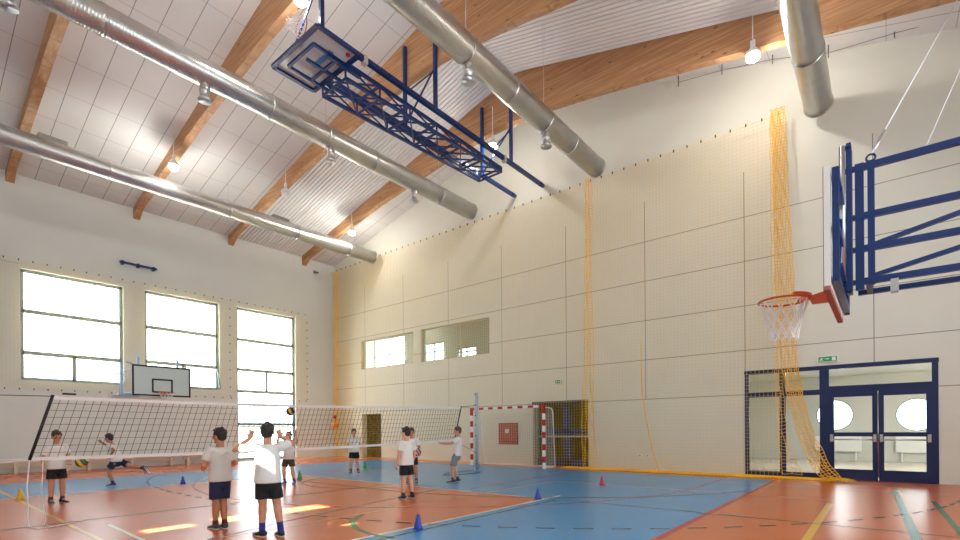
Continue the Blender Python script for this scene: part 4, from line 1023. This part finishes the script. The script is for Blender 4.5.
# A: left end of net, facing right
person((2.15, 12.04), CR-30, 1.36, 'person in white t-shirt and black shorts standing behind the left end of the net', 2, T_W, S_BK, SK_K, SH_K, H_BR,
       dict(Le=V(-.17, .06, .86), Lw=V(-.1, .25, .74), Ld=V(.1, 1, -.2), Ln=V(0, 0, 1), Re=V(.19,-.06,.86), Rw=V(.2,.02,.67), tilt=-12))
# B: running left
person((3.72, 14.6), CR+180, 1.36, 'person running to the left behind the net, in white t-shirt and navy shorts', 1, T_W, S_NV, SK_K, SH_B, H_DB,
       dict(hip=V(0,-.04,.66), chest=V(0,.06,.95), neck=V(0,.1,1.06), head=V(0,.15,1.19), Rs=V(.13,.1,1.02), Ls=V(-.13,.06,1.02), Rh=V(.07,-.02,.65), Lh=V(-.07,-.05,.65),
            Lk=V(-.07,.12,.40), La=V(-.06,.02,.09), Rk=V(.09,-.30,.49), Ra=V(.1,-.62,.44), tvR=V(0,-.55,-.75), Rt=V(0,-.1,0),
            Re=V(.18,.28,.98), Rw=V(.15,.44,1.08), Rd=V(0,.7,.7), Le=V(-.2,-.12,.9), Lw=V(-.17,.0,.76), Ld=V(0,.8,-.4), tilt=-10))
# C: back view, head turned left
person((2.96, 6.98), 92, 1.37, 'person seen from behind in pale t-shirt and navy knee shorts, head turned left', 1, T_G, S_NV, SK_R, SH_G, H_BK,
       dict(Re=V(.21,-.0,.87), Rw=V(.15,.17,.84), Rd=V(-.5,1,.1), Rn=V(-1,0,.2), Le=V(-.21,.0,.87), Lw=V(-.16,.17,.82), Ld=V(.5,1,.0), Ln=V(1,0,.2), look=22,
            Rk=V(.045,.02,.385), Ra=V(.05,-.01,.075), Lk=V(-.06,.0,.385), La=V(-.05,.04,.075), Rt=V(.2,.9,0), Lt=V(-.1,.9,0)), shortlen=.6)
# D: back view with raised arms, nearest
person((3.11, 5.98), 62, 1.43, 'person nearest the camera, seen from behind with both arms raised, black shorts', 2, T_W, S_BK, SK_B, SH_K, H_DB,
       dict(Re=V(.29,.1,1.13), Rw=V(.15,.24,1.2), Rd=V(-.35,.3,.9), Rn=V(0,1,0), Rc=.2, Le=V(-.37,.08,1.05), Lw=V(-.2,.22,1.19), Ld=V(.25,.15,1), Ln=V(-.4,1,0), Lc=.1, look=-12, tilt=12,
            Rk=V(.1,.0,.385), Ra=V(.14,-.05,.075), Lk=V(-.06,.01,.385), La=V(-.07,.03,.075), Rt=V(-.25,.9,0), Lt=V(-.6,.8,0)), socklen=.1)
# E: far side, catching ball
person((6.51, 11.47), 216, 1.31, 'person in white t-shirt and olive shorts reaching both hands up for the ball', 0, T_W, S_OL, SK_B, SH_B, H_BR,
       dict(Re=V(.26,.1,1.08), Rw=V(.2,.14,1.28), Rd=V(-.1,.1,1), Rn=V(0,1,.2), Rc=.25, Le=V(-.27,.1,1.08), Lw=V(-.24,.12,1.3), Ld=V(.1,.1,1), Ln=V(0,1,.2), Lc=.25, tilt=28,
            Rk=V(.12,.04,.38), Ra=V(.13,-.02,.075), Lk=V(-.1,.02,.385), La=V(-.14,.0,.075)), socklen=.08)
# F: far side facing camera
person((9.41, 12.75), 236, 1.37, 'person in white t-shirt and black shorts standing before the dark recess beyond the net', 0, T_W, S_BK, SK_K, SH_K, H_DB,
       dict(Re=V(.19,-.02,.87), Rw=V(.2,.05,.7), Rk=V(.09,.02,.385), Ra=V(.11,0,.075), Lk=V(-.1,.0,.385), La=V(-.12,0,.075), look=10))
# G: back view centre
person((6.45, 7.10), 88, 1.38, 'person seen from behind in plain white t-shirt and black shorts, centre of the court', 0, T_W, S_BK, SK_K, SH_K, H_BK,
       dict(Re=V(.19,-.03,.86), Rw=V(.19,.05,.66), Le=V(-.19,-.01,.86), Lw=V(-.19,.06,.66), look=15, Rk=V(.1,.02,.385), Ra=V(.14,.0,.075), Lk=V(-.06,.02,.385), La=V(-.06,.03,.075), Rt=V(.3,.9,0), Lt=V(.1,.9,0)))
# G2: partly hidden, holding a ball
person((8.43, 9.08), 214, 1.37, 'person mostly hidden behind another player, holding a ball at chest height', 1, T_W, S_BK, SK_K, SH_K, H_BK,
       dict(Le=V(-.2,.02,.88), Lw=V(-.14,.2,.76), Ld=V(.3,1,0), Ln=V(.6,0,.8), Re=V(.19,.02,.88), Rw=V(.12,.2,.78), Rd=V(-.2,1,.1), Rn=V(-.8,0,.5), look=12, Lk=V(-.09,.02,.385), La=V(-.11,.0,.075)))
# H: right, arms stretched to the left
person((9.28, 8.38), 140, 1.40, 'person in white t-shirt and grey shorts holding arms out near the net end', 2, T_W, S_GR, SK_K, SH_K, H_BR,
       dict(hip=V(0,-.02,.70), chest=V(0,-.06,.99), neck=V(0,-.07,1.12), head=V(0,-.05,1.26), Rs=V(.135,-.06,1.07), Ls=V(-.135,-.06,1.07),
            Re=V(.16,.13,.95), Rw=V(.1,.33,.95), Rd=V(-.1,1,.1), Rn=V(0,0,1), Le=V(-.16,.14,.96), Lw=V(-.1,.34,.98), Ld=V(.1,1,.15), Ln=V(0,0,1),
            Rk=V(.09,.05,.39), Ra=V(.12,-.06,.075), Lk=V(-.1,.1,.39), La=V(-.13,.1,.075)), shortlen=.62)
# balls
def ball(c, r, cols, nm, lb):
    tag(MB().ball(c, r, nu=24, nv=16).build('volleyball', ball_mat(nm, cols), origin=c), lb, 'ball')
ball((2.45, 11.67, .77), .105, [(236, 200, 40), (40, 60, 120), (60, 120, 70)], 'ball_yellow_blue_green', 'yellow and blue volleyball held out by the person at the left end of the net')
ball((6.42, 11.22, 1.8), .105, [(240, 196, 30), (30, 50, 90)], 'ball_yellow_blue', 'yellow and dark blue volleyball in the air above raised hands')
ball((8.24, 8.69, .79), .105, [(196, 110, 90), (230, 226, 220), (50, 50, 80)], 'ball_red_white', 'red and white ball held by the partly hidden player')
